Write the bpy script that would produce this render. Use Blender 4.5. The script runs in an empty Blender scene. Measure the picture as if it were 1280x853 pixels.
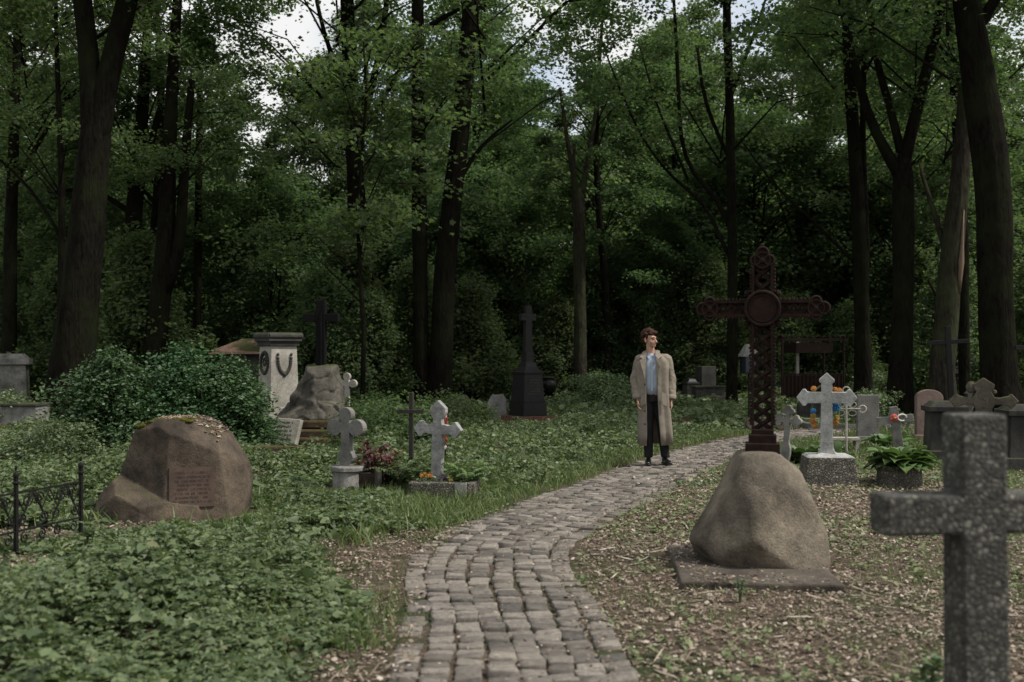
import bpy, bmesh, math, random
import numpy as np
from mathutils import Vector, Matrix, noise

# ------------------------------------------------------------------ camera, light, exposure
scene = bpy.context.scene
C = scene.collection
EYE, F, HOR = 1.57, 1280.0, 440.0
cam_d = bpy.data.cameras.new("camera"); cam = bpy.data.objects.new("camera", cam_d); C.objects.link(cam)
cam.location = (0, 0, EYE); cam.rotation_euler = (math.radians(90), 0, 0)
cam_d.sensor_width = 36; cam_d.lens = 36; cam_d.shift_y = 0.01055
cam_d.clip_start = 0.1; cam_d.clip_end = 2000
cam_d.dof.use_dof = True; cam_d.dof.focus_distance = 14.0; cam_d.dof.aperture_fstop = 2.0
scene.camera = cam

SUN_EL, SUN_AZ = 54.0, 104.0        # azimuth measured clockwise from +Y (towards +X)
world = bpy.data.worlds.new("World"); scene.world = world; world.use_nodes = True
wn = world.node_tree; wn.nodes.clear()
wo = wn.nodes.new("ShaderNodeOutputWorld"); bg = wn.nodes.new("ShaderNodeBackground")
sky = wn.nodes.new("ShaderNodeTexSky"); sky.sky_type = 'NISHITA'; sky.sun_disc = False
sky.sun_elevation = math.radians(SUN_EL); sky.sun_rotation = math.radians(SUN_AZ)
sky.dust_density = 2.0; sky.ozone_density = 1.0
tcw = wn.nodes.new("ShaderNodeTexCoord"); cno = wn.nodes.new("ShaderNodeTexNoise")
cno.inputs["Scale"].default_value = 3.0; cno.inputs["Detail"].default_value = 6.0
crp = wn.nodes.new("ShaderNodeValToRGB"); crp.color_ramp.elements[0].position = 0.30; crp.color_ramp.elements[1].position = 0.5
cmx = wn.nodes.new("ShaderNodeMixRGB"); cmx.inputs[2].default_value = (5.0, 5.05, 5.0, 1)
wn.links.new(tcw.outputs["Generated"], cno.inputs["Vector"]); wn.links.new(cno.outputs["Fac"], crp.inputs[0])
wn.links.new(crp.outputs[0], cmx.inputs[0]); wn.links.new(sky.outputs[0], cmx.inputs[1])
wn.links.new(cmx.outputs[0], bg.inputs[0]); wn.links.new(bg.outputs[0], wo.inputs[0])
bg.inputs[1].default_value = 0.125

sd = bpy.data.lights.new("sun", 'SUN'); sun = bpy.data.objects.new("sun", sd); C.objects.link(sun)
sd.energy = 3.2; sd.angle = math.radians(3.5); sd.color = (1.0, 0.95, 0.87)
_el, _az = math.radians(SUN_EL), math.radians(SUN_AZ)
_dir = Vector((math.cos(_el) * math.sin(_az), math.cos(_el) * math.cos(_az), math.sin(_el)))
sun.rotation_euler = (-_dir).to_track_quat('-Z', 'Y').to_euler(); sun.location = (0, 0, 60)

scene.view_settings.view_transform = 'Standard'; scene.view_settings.look = 'None'
scene.view_settings.exposure = 0.55; scene.view_settings.gamma = 1.0
scene.render.engine = 'CYCLES'
scene.cycles.max_bounces = 8; scene.cycles.diffuse_bounces = 4; scene.cycles.glossy_bounces = 2
scene.cycles.transmission_bounces = 4; scene.cycles.transparent_max_bounces = 4
scene.cycles.use_denoising = True; scene.cycles.caustics_reflective = False

R = math.radians
rng = np.random.default_rng(7); random.seed(7)

# ------------------------------------------------------------------ placement
def dep(yb): return EYE * F / (yb - HOR)                # distance of ground seen at picture row yb
def G(x, yb):                                            # ground point
    Y = dep(yb); return Vector(((x - 640) / F * Y, Y, 0))
def P(x, y, Y): return Vector(((x - 640) / F * Y, Y, EYE - (y - HOR) / F * Y))

# ------------------------------------------------------------------ materials
def mk(name):
    m = bpy.data.materials.new(name); m.use_nodes = True
    nt = m.node_tree; b = nt.nodes["Principled BSDF"]; return m, nt, b
def col(c): return (c[0], c[1], c[2], 1)
def nz(nt, scale, detail=5, rough=0.6, coord='Object', stretch=None):
    tc = nt.nodes.new("ShaderNodeTexCoord"); n = nt.nodes.new("ShaderNodeTexNoise")
    n.inputs["Scale"].default_value = scale; n.inputs["Detail"].default_value = detail; n.inputs["Roughness"].default_value = rough
    if stretch:
        mp = nt.nodes.new("ShaderNodeMapping"); mp.inputs["Scale"].default_value = stretch
        nt.links.new(tc.outputs[coord], mp.inputs[0]); nt.links.new(mp.outputs[0], n.inputs["Vector"])
    else: nt.links.new(tc.outputs[coord], n.inputs["Vector"])
    return n
def ramp(nt, src, stops):
    r = nt.nodes.new("ShaderNodeValToRGB"); e = r.color_ramp.elements
    e[0].position, e[0].color = stops[0][0], col(stops[0][1]); e[1].position, e[1].color = stops[-1][0], col(stops[-1][1])
    for p, c in stops[1:-1]:
        k = e.new(p); k.color = col(c)
    nt.links.new(src, r.inputs[0]); return r
def mixc(nt, fac, a, b):
    m = nt.nodes.new("ShaderNodeMixRGB")
    if isinstance(fac, float): m.inputs[0].default_value = fac
    else: nt.links.new(fac, m.inputs[0])
    for i, v in ((1, a), (2, b)):
        if isinstance(v, tuple): m.inputs[i].default_value = col(v)
        else: nt.links.new(v, m.inputs[i])
    return m
def bump(nt, b, src, strength, dist=0.02):
    bp = nt.nodes.new("ShaderNodeBump"); bp.inputs["Strength"].default_value = strength; bp.inputs["Distance"].default_value = dist
    nt.links.new(src, bp.inputs["Height"]); nt.links.new(bp.outputs[0], b.inputs["Normal"])
def stone(name, c, c2, scale=9, rough=0.85, stain=0.5, moss=0.0, bmp=0.5, mosscol=(0.05, 0.055, 0.015)):
    m, nt, b = mk(name)
    n1 = nz(nt, scale, 8, 0.7); n2 = nz(nt, scale * 0.22, 5, 0.6); n3 = nz(nt, scale * 9, 3, 0.6)
    r1 = ramp(nt, n1.outputs[0], [(0.3, c2), (0.62, c)])
    dk = ramp(nt, n2.outputs[0], [(0.35, (1 - stain,) * 3), (0.6, (1, 1, 1))])
    mu = nt.nodes.new("ShaderNodeMixRGB"); mu.blend_type = 'MULTIPLY'; mu.inputs[0].default_value = 1
    nt.links.new(r1.outputs[0], mu.inputs[1]); nt.links.new(dk.outputs[0], mu.inputs[2])
    gr = ramp(nt, n3.outputs[0], [(0.3, (0.72,) * 3), (0.7, (1.15,) * 3)])
    m2 = nt.nodes.new("ShaderNodeMixRGB"); m2.blend_type = 'MULTIPLY'; m2.inputs[0].default_value = 1
    nt.links.new(mu.outputs[0], m2.inputs[1]); nt.links.new(gr.outputs[0], m2.inputs[2])
    out = m2.outputs[0]
    if moss > 0:
        ge = nt.nodes.new("ShaderNodeNewGeometry"); sx = nt.nodes.new("ShaderNodeSeparateXYZ")
        nt.links.new(ge.outputs["Normal"], sx.inputs[0])
        a = nt.nodes.new("ShaderNodeMath"); a.operation = 'MULTIPLY_ADD'; a.inputs[1].default_value = 0.6; a.inputs[2].default_value = moss - 0.55
        nt.links.new(sx.outputs[2], a.inputs[0])
        ad = nt.nodes.new("ShaderNodeMath"); ad.operation = 'ADD'; nt.links.new(a.outputs[0], ad.inputs[0]); nt.links.new(n2.outputs[0], ad.inputs[1])
        rr = ramp(nt, ad.outputs[0], [(0.52, (0, 0, 0)), (0.66, (1, 1, 1))])
        mc = ramp(nt, n1.outputs[0], [(0.3, tuple(v * 0.5 for v in mosscol)), (0.7, mosscol)])
        out = mixc(nt, rr.outputs[0], out, mc.outputs[0]).outputs[0]
    nt.links.new(out, b.inputs["Base Color"]); b.inputs["Roughness"].default_value = rough
    b.inputs["Specular IOR Level"].default_value = 0.25
    ad2 = nt.nodes.new("ShaderNodeMath"); ad2.operation = 'MULTIPLY_ADD'; ad2.inputs[1].default_value = 0.35
    nt.links.new(n3.outputs[0], ad2.inputs[0]); nt.links.new(n1.outputs[0], ad2.inputs[2])
    bump(nt, b, ad2.outputs[0], bmp, 0.02); return m
def leafmat(name, stops, trans=0.35, rough=0.5, tcol=None, spec=0.3):
    m, nt, b = mk(name)
    ge = nt.nodes.new("ShaderNodeNewGeometry"); oi = nt.nodes.new("ShaderNodeObjectInfo")
    r = ramp(nt, ge.outputs["Random Per Island"], stops)
    hs = nt.nodes.new("ShaderNodeHueSaturation"); mr = nt.nodes.new("ShaderNodeMapRange")
    mr.inputs[3].default_value = 0.75; mr.inputs[4].default_value = 1.25
    mh = nt.nodes.new("ShaderNodeMapRange"); mh.inputs[3].default_value = 0.485; mh.inputs[4].default_value = 0.512; ml = nt.nodes.new("ShaderNodeMath"); ml.operation = 'MULTIPLY'; ml.inputs[1].default_value = 7.31
    fr = nt.nodes.new("ShaderNodeMath"); fr.operation = 'FRACT'; nt.links.new(oi.outputs["Random"], ml.inputs[0]); nt.links.new(ml.outputs[0], fr.inputs[0]); nt.links.new(fr.outputs[0], mh.inputs[0]); nt.links.new(mh.outputs[0], hs.inputs["Hue"])
    nt.links.new(oi.outputs["Random"], mr.inputs[0]); nt.links.new(mr.outputs[0], hs.inputs["Value"]); nt.links.new(r.outputs[0], hs.inputs["Color"])
    nt.links.new(hs.outputs[0], b.inputs["Base Color"]); b.inputs["Roughness"].default_value = rough
    b.inputs["Specular IOR Level"].default_value = spec
    if trans > 0:
        t = nt.nodes.new("ShaderNodeBsdfTranslucent"); mx = nt.nodes.new("ShaderNodeMixShader"); mx.inputs[0].default_value = trans
        g = nt.nodes.new("ShaderNodeMixRGB"); g.blend_type = 'MULTIPLY'; g.inputs[0].default_value = 1; g.inputs[2].default_value = col(tcol or (1.25, 1.4, 0.8))
        nt.links.new(hs.outputs[0], g.inputs[1]); nt.links.new(g.outputs[0], t.inputs[0])
        nt.links.new(b.outputs[0], mx.inputs[1]); nt.links.new(t.outputs[0], mx.inputs[2])
        nt.links.new(mx.outputs[0], nt.nodes["Material Output"].inputs[0])
    return m
def plain(name, c, rough=0.7, spec=0.3, metal=0.0, var=0.25, scale=20, bmp=0.0, stretch=None):
    m, nt, b = mk(name); n = nz(nt, scale, 5, 0.6, stretch=stretch)
    r = ramp(nt, n.outputs[0], [(0.3, tuple(v * (1 - var) for v in c)), (0.7, tuple(v * (1 + var) for v in c))])
    nt.links.new(r.outputs[0], b.inputs["Base Color"]); b.inputs["Roughness"].default_value = rough
    b.inputs["Specular IOR Level"].default_value = spec; b.inputs["Metallic"].default_value = metal
    if bmp: bump(nt, b, n.outputs[0], bmp, 0.01)
    return m

# ------------------------------------------------------------------ mesh builder
class MB:
    def __init__(s): s.v = []; s.f = []
    def add(s, vs, fs):
        o = len(s.v); s.v += [tuple(v) for v in vs]; s.f += [tuple(i + o for i in f) for f in fs]; return s
    def box(s, c, d, rot=0, taper=1.0, tx=None):
        x, y, z = d[0] / 2, d[1] / 2, d[2] / 2; cr, sr = math.cos(rot), math.sin(rot); vs = []
        for sz in (-1, 1):
            k = taper if sz > 0 else 1
            for sx, sy in ((-1, -1), (1, -1), (1, 1), (-1, 1)):
                a, b = sx * x * k, sy * y * (k if tx is None else (tx if sz > 0 else 1))
                vs.append((c[0] + a * cr - b * sr, c[1] + a * sr + b * cr, c[2] + sz * z))
        return s.add(vs, [(3, 2, 1, 0), (4, 5, 6, 7), (0, 1, 5, 4), (1, 2, 6, 5), (2, 3, 7, 6), (3, 0, 4, 7)])
    def tube(s, pts, rad, n=8, caps=True, ell=None, wob=0.0, seed=0, ridge=0.0, roots=0):
        pts = [Vector(p) for p in pts]; m = len(pts); vs = []; up = None
        if not hasattr(rad, '__len__'): rad = [rad] * m
        for i, p in enumerate(pts):
            t = (pts[min(i + 1, m - 1)] - pts[max(i - 1, 0)]).normalized()
            if up is None: up = t.orthogonal() if abs(t.z) < 0.95 else Vector((1, 0, 0))
            a = (up - t * up.dot(t)).normalized(); up = a; b = t.cross(a)
            for k in range(n):
                th = 2 * math.pi * k / n; r = rad[i]
                if wob: r *= 1 + wob * noise.noise(Vector((math.cos(th) * 1.3 + seed, math.sin(th) * 1.3, i * 0.35 + seed)))
                if ridge: r *= 1 + ridge * noise.noise(Vector((math.cos(th) * 7 + seed, math.sin(th) * 7, i * 0.22))) + ridge * .6 * noise.noise(Vector((math.cos(th) * 15, math.sin(th) * 15 + seed, i * 0.5)))
                if roots and i < 3: r *= 1 + (.30, .16, .05)[i] * math.sin(roots * th + seed) + (.15, .05, 0)[i] * math.sin((roots + 2) * th)
                ea, eb = (1, 1) if ell is None else ell
                vs.append(p + a * (math.cos(th) * r * ea) + b * (math.sin(th) * r * eb))
        fs = [(i * n + k, i * n + (k + 1) % n, (i + 1) * n + (k + 1) % n, (i + 1) * n + k) for i in range(m - 1) for k in range(n)]
        if caps: fs += [tuple(range(n))[::-1], tuple((m - 1) * n + k for k in range(n))]
        return s.add(vs, fs)
    def lathe(s, prof, n=20, c=(0, 0, 0), sq=None):
        vs = []
        for r, z in prof:
            for k in range(n):
                th = 2 * math.pi * (k + 0.5) / n; vs.append((c[0] + r * math.cos(th), c[1] + r * math.sin(th) * (sq or 1), c[2] + z))
        m = len(prof)
        fs = [(i * n + k, i * n + (k + 1) % n, (i + 1) * n + (k + 1) % n, (i + 1) * n + k) for i in range(m - 1) for k in range(n)]
        fs += [tuple(range(n))[::-1], tuple((m - 1) * n + k for k in range(n))]
        return s.add(vs, fs)
    def prism(s, pts, y0, y1, off=(0, 0, 0)):            # outline in x,z; thickness along y
        n = len(pts); ar = sum(pts[i][0] * pts[(i + 1) % n][1] - pts[(i + 1) % n][0] * pts[i][1] for i in range(n))
        if ar < 0: pts = pts[::-1]
        vs = [(p[0] + off[0], y0 + off[1], p[1] + off[2]) for p in pts] + [(p[0] + off[0], y1 + off[1], p[1] + off[2]) for p in pts]
        fs = [tuple(range(n)), tuple(range(n, 2 * n))[::-1]] + [(i, i + n, (i + 1) % n + n, (i + 1) % n) for i in range(n)]
        return s.add(vs, fs)
    def ball(s, c, r, n=6, sc=(1, 1, 1)):
        vs = [(c[0], c[1], c[2] - r * sc[2])]; m = max(3, n // 2 + 1)
        for i in range(1, m):
            ph = -math.pi / 2 + math.pi * i / m
            for k in range(n):
                th = 2 * math.pi * k / n
                vs.append((c[0] + r * sc[0] * math.cos(ph) * math.cos(th), c[1] + r * sc[1] * math.cos(ph) * math.sin(th), c[2] + r * sc[2] * math.sin(ph)))
        vs.append((c[0], c[1], c[2] + r * sc[2])); L = len(vs) - 1; fs = []
        for k in range(n): fs += [(0, 1 + (k + 1) % n, 1 + k), (L, 1 + (m - 2) * n + k, 1 + (m - 2) * n + (k + 1) % n)]
        for i in range(m - 2):
            for k in range(n): fs.append((1 + i * n + k, 1 + i * n + (k + 1) % n, 1 + (i + 1) * n + (k + 1) % n, 1 + (i + 1) * n + k))
        return s.add(vs, fs)
    def build(s, name, mat, parent=None, smooth=False, bevel=0.0, loc=None, rot=None):
        me = bpy.data.meshes.new(name); me.from_pydata(s.v, [], s.f); me.update()
        if smooth: me.polygons.foreach_set("use_smooth", [True] * len(me.polygons))
        o = bpy.data.objects.new(name, me); C.objects.link(o); me.materials.append(mat)
        if parent: o.parent = parent
        if loc is not None: o.location = loc
        if rot is not None: o.rotation_euler = rot
        if bevel:
            b = o.modifiers.new("bevel", 'BEVEL'); b.width = bevel; b.segments = 2; b.limit_method = 'ANGLE'; b.angle_limit = R(35)
        return o
def npmesh(name, V, Fq, mat, parent=None, smooth=False, loc=None):
    """V (n,3) array, Fq (m,k) array of equal-size faces"""
    me = bpy.data.meshes.new(name); V = np.asarray(V, dtype=np.float32); Fq = np.asarray(Fq, dtype=np.int32)
    me.vertices.add(len(V)); me.vertices.foreach_set("co", V.ravel())
    k = Fq.shape[1]; me.loops.add(Fq.size); me.polygons.add(len(Fq))
    me.loops.foreach_set("vertex_index", Fq.ravel()); me.polygons.foreach_set("loop_start", np.arange(0, Fq.size, k, dtype=np.int32))
    try: me.polygons.foreach_set("loop_total", np.full(len(Fq), k, dtype=np.int32))
    except Exception: pass
    me.update(calc_edges=True)
    if smooth: me.polygons.foreach_set("use_smooth", np.ones(len(Fq), dtype=bool))
    me.materials.append(mat); o = bpy.data.objects.new(name, me); C.objects.link(o)
    if parent: o.parent = parent
    if loc is not None: o.location = loc
    return o
def tag(o, label, cat, group=None, kind=None):
    o["label"] = label; o["category"] = cat
    if group: o["group"] = group
    if kind: o["kind"] = kind
    return o
def struct(o, kind="structure", label=None):
    o["kind"] = kind
    if label: o["label"] = label
    return o
def thing(name, label, cat, loc=(0, 0, 0), rz=0, group=None):
    o = bpy.data.objects.new(name, None); C.objects.link(o); o.location = loc; o.rotation_euler = (0, 0, rz); o.empty_display_size = 0.2
    return tag(o, label, cat, group)
def dup(root, loc, rz, label, sc=1.0, group=None):
    r = root.copy(); C.objects.link(r); r.location = loc; r.rotation_euler = (0, 0, rz)
    r.scale = (sc, sc, sc) if not hasattr(sc, '__len__') else sc; r["label"] = label
    if group: r["group"] = group
    for ch in list(root.children):
        c = ch.copy(); C.objects.link(c); c.parent = r
        for g in list(ch.children):
            d = g.copy(); C.objects.link(d); d.parent = c
    return r
def apply_mods(o):
    dg = bpy.context.evaluated_depsgraph_get(); dg.update(); ev = o.evaluated_get(dg)
    me = bpy.data.meshes.new_from_object(ev); o.modifiers.clear(); o.data = me; return o

# ------------------------------------------------------------------ leaves
T_DIAMOND = (np.array([(0, 0, 0), (.5, .36, .05), (1, 0, -.06), (.5, -.36, .05)]), np.array([(0, 2, 1), (0, 3, 2)]))
T_OVATE = (np.array([(0, 0, 0), (.28, .27, .05), (.66, .22, .03), (1, 0, -.10), (.66, -.22, .03), (.28, -.27, .05), (.5, 0, -.02)]),
           np.array([(6, 0, 1), (6, 1, 2), (6, 2, 3), (6, 3, 4), (6, 4, 5), (6, 5, 0)]))
_mp = [(0, 0, 0), (.02, .40, .0), (.26, .27, .03), (.42, .60, -.04), (.62, .24, .03), (1, 0, -.08), (.62, -.24, .03), (.42, -.60, -.04), (.26, -.27, .03), (.02, -.40, .0), (.32, 0, .0)]
T_MAPLE = (np.array(_mp), np.array([(10, i, (i + 1) % 10) for i in range(10)]))
T_BLADE = (np.array([(0, -.035, 0), (0, .035, 0), (.5, .03, .02), (.5, -.03, .02), (1, 0, -.16)]), np.array([(0, 1, 2), (0, 2, 3), (3, 2, 4)]))
T_LITTER = (np.array([(0, 0, .1), (.3, .30, .0), (.75, .26, .16), (1, 0, .02), (.7, -.28, .13), (.3, -.26, 0.02)]), np.array([(0, 1, 2), (0, 2, 5), (5, 2, 4), (4, 2, 3)]))
def unit(a): return a / np.maximum(np.linalg.norm(a, axis=-1, keepdims=True), 1e-9)
def leaves_vf(pos, ax, nrm, size, T):
    tv, tf = T; ax = unit(ax); nrm = unit(nrm - ax * (nrm * ax).sum(-1, keepdims=True)); bi = np.cross(nrm, ax)
    size = np.asarray(size)[:, None, None]
    V = pos[:, None, :] + size * (tv[None, :, 0:1] * ax[:, None, :] + tv[None, :, 1:2] * bi[:, None, :] + tv[None, :, 2:3] * nrm[:, None, :])
    n, k = len(pos), len(tv); Fc = (tf[None] + (np.arange(n) * k)[:, None, None]).reshape(-1, 3)
    return V.reshape(-1, 3), Fc
def merge(parts):
    Vs, Fs, o = [], [], 0
    for V, Fc in parts: Vs.append(V); Fs.append(Fc + o); o += len(V)
    return np.concatenate(Vs), np.concatenate(Fs)
def rand_dirs(n, rg, zs=0.3):
    th = rg.uniform(0, 2 * np.pi, n); return np.stack([np.cos(th), np.sin(th), rg.normal(0, zs, n)], 1)

# ------------------------------------------------------------------ shared materials
M = {}
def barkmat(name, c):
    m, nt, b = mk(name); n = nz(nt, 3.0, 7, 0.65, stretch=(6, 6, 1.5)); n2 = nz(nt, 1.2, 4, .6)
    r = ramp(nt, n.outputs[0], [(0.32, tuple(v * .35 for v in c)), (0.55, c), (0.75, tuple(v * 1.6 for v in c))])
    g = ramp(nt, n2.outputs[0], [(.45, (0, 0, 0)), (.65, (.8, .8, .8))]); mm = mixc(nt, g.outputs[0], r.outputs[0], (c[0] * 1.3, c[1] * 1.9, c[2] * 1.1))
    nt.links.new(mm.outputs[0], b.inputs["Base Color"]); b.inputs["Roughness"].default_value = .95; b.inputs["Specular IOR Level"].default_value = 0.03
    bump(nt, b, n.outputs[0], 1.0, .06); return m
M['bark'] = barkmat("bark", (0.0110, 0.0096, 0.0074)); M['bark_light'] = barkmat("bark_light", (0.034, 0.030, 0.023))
M['wood_bare'] = plain("bare_wood", (0.13, 0.09, 0.06), rough=0.8, var=0.3, scale=5, bmp=0.6, stretch=(6, 6, 0.6))
M['leaf'] = leafmat("maple_leaves", [(0.0, (0.050, 0.082, 0.038)), (0.5, (0.070, 0.108, 0.050)), (0.85, (0.092, 0.130, 0.058)), (1.0, (0.120, 0.150, 0.070))], 0.5, 0.6, spec=.12)
M['leaf_dark'] = leafmat("shrub_leaves", [(0.0, (0.060, 0.092, 0.044)), (0.6, (0.086, 0.122, 0.058)), (1.0, (0.120, 0.156, 0.075))], 0.55, 0.6, spec=.15)
M['leaf_bush'] = leafmat("bush_leaves", [(0.0, (0.030, 0.066, 0.026)), (0.6, (0.045, 0.094, 0.036)), (1.0, (0.070, 0.125, 0.048))], 0.2, 0.45)
M['herb'] = leafmat("herb_leaves", [(0.0, (0.060, 0.092, 0.044)), (0.5, (0.098, 0.140, 0.064)), (0.88, (0.140, 0.185, 0.090)), (0.98, (0.17, 0.215, 0.11)), (1.0, (0.22, 0.22, 0.12))], 0.3, 0.5)
M['grassm'] = leafmat("grass_blades", [(0.0, (0.065, 0.095, 0.032)), (0.6, (0.100, 0.140, 0.048)), (1.0, (0.190, 0.190, 0.085))], 0.25, 0.5)
M['weed'] = leafmat("small_weeds", [(0.0, (0.085, 0.115, 0.050)), (0.6, (0.13, 0.16, 0.075)), (1.0, (0.20, 0.22, 0.115))], 0.2, 0.55)
M['litter'] = leafmat("dry_leaves", [(0.0, (0.12, 0.083, 0.062)), (0.35, (0.19, 0.142, 0.11)), (0.65, (0.29, 0.225, 0.18)), (0.9, (0.37, 0.30, 0.245)), (1.0, (0.52, 0.44, 0.39))], 0.0, 0.75, spec=0.15)
M['hosta'] = leafmat("hosta_leaves", [(0.0, (0.05, 0.095, 0.034)), (1.0, (0.095, 0.145, 0.052))], 0.2, 0.45)
M['fern'] = leafmat("fern_fronds", [(0.0, (0.06, 0.11, 0.04)), (1.0, (0.13, 0.18, 0.07))], 0.25, 0.5)
M['redleaf'] = leafmat("burgundy_leaves", [(0.0, (0.05, 0.022, 0.022)), (0.7, (0.11, 0.035, 0.035)), (1.0, (0.22, 0.11, 0.09))], 0.15, 0.5, tcol=(1.5, 0.9, 0.8))

# ------------------------------------------------------------------ path centre line
CL = [(0.12, 1.5), (0.06, 3.2), (-.02, 4.87), (-.08, 6.2), (-.13, 7.4), (-.02, 8.6), (.42, 9.85), (1.12, 11.7), (2.15, 14.0), (3.35, 16.5), (4.7, 18.7), (6.4, 20.4), (8.6, 21.6), (12, 22.6), (17, 23.4)]
def catmull(P_, n=14):
    out = []
    for i in range(1, len(P_) - 2):
        p0, p1, p2, p3 = [np.array(q, float) for q in P_[i - 1:i + 3]]
        for k in range(n):
            t = k / n; out.append(0.5 * ((2 * p1) + (-p0 + p2) * t + (2 * p0 - 5 * p1 + 4 * p2 - p3) * t * t + (-p0 + 3 * p1 - 3 * p2 + p3) * t ** 3))
    return np.array(out)
CP = catmull(CL); CT = unit(np.gradient(CP, axis=0)); CN = np.stack([CT[:, 1], -CT[:, 0]], 1)      # CN points to the right of the path
CS = np.concatenate([[0], np.cumsum(np.linalg.norm(np.diff(CP, axis=0), axis=1))])
def lat(xy):
    """signed distance to the path axis, positive on its right"""
    xy = np.atleast_2d(xy); out = np.empty(len(xy))
    for a in range(0, len(xy), 20000):
        q = xy[a:a + 20000]; d = q[:, None, :] - CP[None]; dd = (d ** 2).sum(-1); j = dd.argmin(1)
        side = (d[np.arange(len(q)), j] * CN[j]).sum(-1); out[a:a + 20000] = np.sign(side) * np.sqrt(dd[np.arange(len(q)), j])
    return out
def fbm(x, y, s, seed=0):
    """cheap smooth noise in -1..1"""
    r = np.random.default_rng(seed + 100); v = np.zeros_like(np.asarray(x, float)); w = 0
    for o in range(4):
        a = 0.5 ** o; k = s * 1.9 ** o
        for _ in range(3):
            th = r.uniform(0, 6.28); ph = r.uniform(0, 6.28); v += a * np.sin((x * np.cos(th) + y * np.sin(th)) * k + ph + 1.3 * np.sin((x * np.sin(th) - y * np.cos(th)) * k * 0.7 + ph)); w += a
    return v / w * 1.7
def gz(x, y, d=None):
    if d is None: d = lat(np.stack([x, y], 1))
    k = np.clip((np.abs(d) - 0.75) / 0.8, 0, 1)
    return -0.012 + k * 0.022 * fbm(x, y, 1.3, 5)
# ---- ground sheet
xs = np.concatenate([np.linspace(-900, -60, 8), np.linspace(-50, -13, 14), np.arange(-12, 12.01, 0.14), np.linspace(13, 50, 14), np.linspace(60, 900, 8)])
ys = np.concatenate([np.linspace(-900, -20, 8), np.linspace(-12, 2, 8), np.arange(2.3, 26, 0.14), np.linspace(27, 80, 30), np.linspace(100, 1200, 9)])
gx, gy = np.meshgrid(xs, ys); gxf, gyf = gx.ravel(), gy.ravel()
gd = lat(np.stack([gxf, gyf], 1)); near = (np.abs(gxf) < 13) & (gyf < 27) & (gyf > 2)
gzz = np.where(near, gz(gxf, gyf, gd), -0.012)
nx_, ny_ = len(xs), len(ys); ii, jj = np.meshgrid(np.arange(ny_ - 1), np.arange(nx_ - 1), indexing='ij')
q = (ii * nx_ + jj).ravel(); Fq = np.stack([q, q + 1, q + nx_ + 1, q + nx_], 1)
m, nt, b = mk("forest_soil")
n1 = nz(nt, 1.1, 8, 0.7); n2 = nz(nt, 26, 6, 0.75)
r1 = ramp(nt, n2.outputs[0], [(0.25, (0.030, 0.022, 0.016)), (0.5, (0.080, 0.060, 0.045)), (0.75, (0.20, 0.155, 0.12))])
r2 = ramp(nt, n2.outputs[0], [(0.3, (0.020, 0.026, 0.012)), (0.7, (0.055, 0.07, 0.03))])
rm = ramp(nt, n1.outputs[0], [(0.45, (0, 0, 0)), (0.62, (1, 1, 1))])
nt.links.new(mixc(nt, rm.outputs[0], r1.outputs[0], r2.outputs[0]).outputs[0], b.inputs["Base Color"]); b.inputs["Roughness"].default_value = 0.95
b.inputs["Specular IOR Level"].default_value = 0.1; bump(nt, b, n2.outputs[0], 0.8, 0.03)
struct(npmesh("ground", np.stack([gxf, gyf, gzz], 1), Fq, m, smooth=True))

# ---- cobbled path
m, nt, b = mk("cobble_granite")
ge = nt.nodes.new("ShaderNodeNewGeometry"); n1 = nz(nt, 30, 6, 0.7); n2 = nz(nt, 0.9, 4, 0.6); n3 = nz(nt, 170, 3, 0.7)
r1 = ramp(nt, ge.outputs["Random Per Island"], [(0, (0.070, 0.064, 0.058)), (0.4, (0.130, 0.117, 0.103)), (1, (0.225, 0.202, 0.176))])
r2 = ramp(nt, n1.outputs[0], [(0.3, (0.55, 0.55, 0.55)), (0.7, (1.3, 1.28, 1.25))])
mu = nt.nodes.new("ShaderNodeMixRGB"); mu.blend_type = 'MULTIPLY'; mu.inputs[0].default_value = 1
nt.links.new(r1.outputs[0], mu.inputs[1]); nt.links.new(r2.outputs[0], mu.inputs[2])
dr = ramp(nt, n2.outputs[0], [(0.45, (0, 0, 0)), (0.75, (0.55, 0.55, 0.55))])
mm = mixc(nt, dr.outputs[0], mu.outputs[0], (0.22, 0.19, 0.155))
nt.links.new(mm.outputs[0], b.inputs["Base Color"]); b.inputs["Roughness"].default_value = 0.8; b.inputs["Specular IOR Level"].default_value = 0.3
ad = nt.nodes.new("ShaderNodeMath"); ad.operation = 'MULTIPLY_ADD'; ad.inputs[1].default_value = 0.4
nt.links.new(n3.outputs[0], ad.inputs[0]); nt.links.new(n1.outputs[0], ad.inputs[2]); bump(nt, b, ad.outputs[0], 0.9, 0.012)
rg = np.random.default_rng(11); Vs = []; Fs = []; off = 0
ring = np.array([(-1, -.8), (-.8, -1), (.8, -1), (1, -.8), (1, .8), (.8, 1), (-.8, 1), (-1, .8)]) * 0.5
def at_s(sv): 
    return np.array([np.interp(sv, CS, CP[:, 0]), np.interp(sv, CS, CP[:, 1])]), unit(np.array([[np.interp(sv, CS, CT[:, 0]), np.interp(sv, CS, CT[:, 1])]]))[0]
pitch = 0.152
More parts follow.
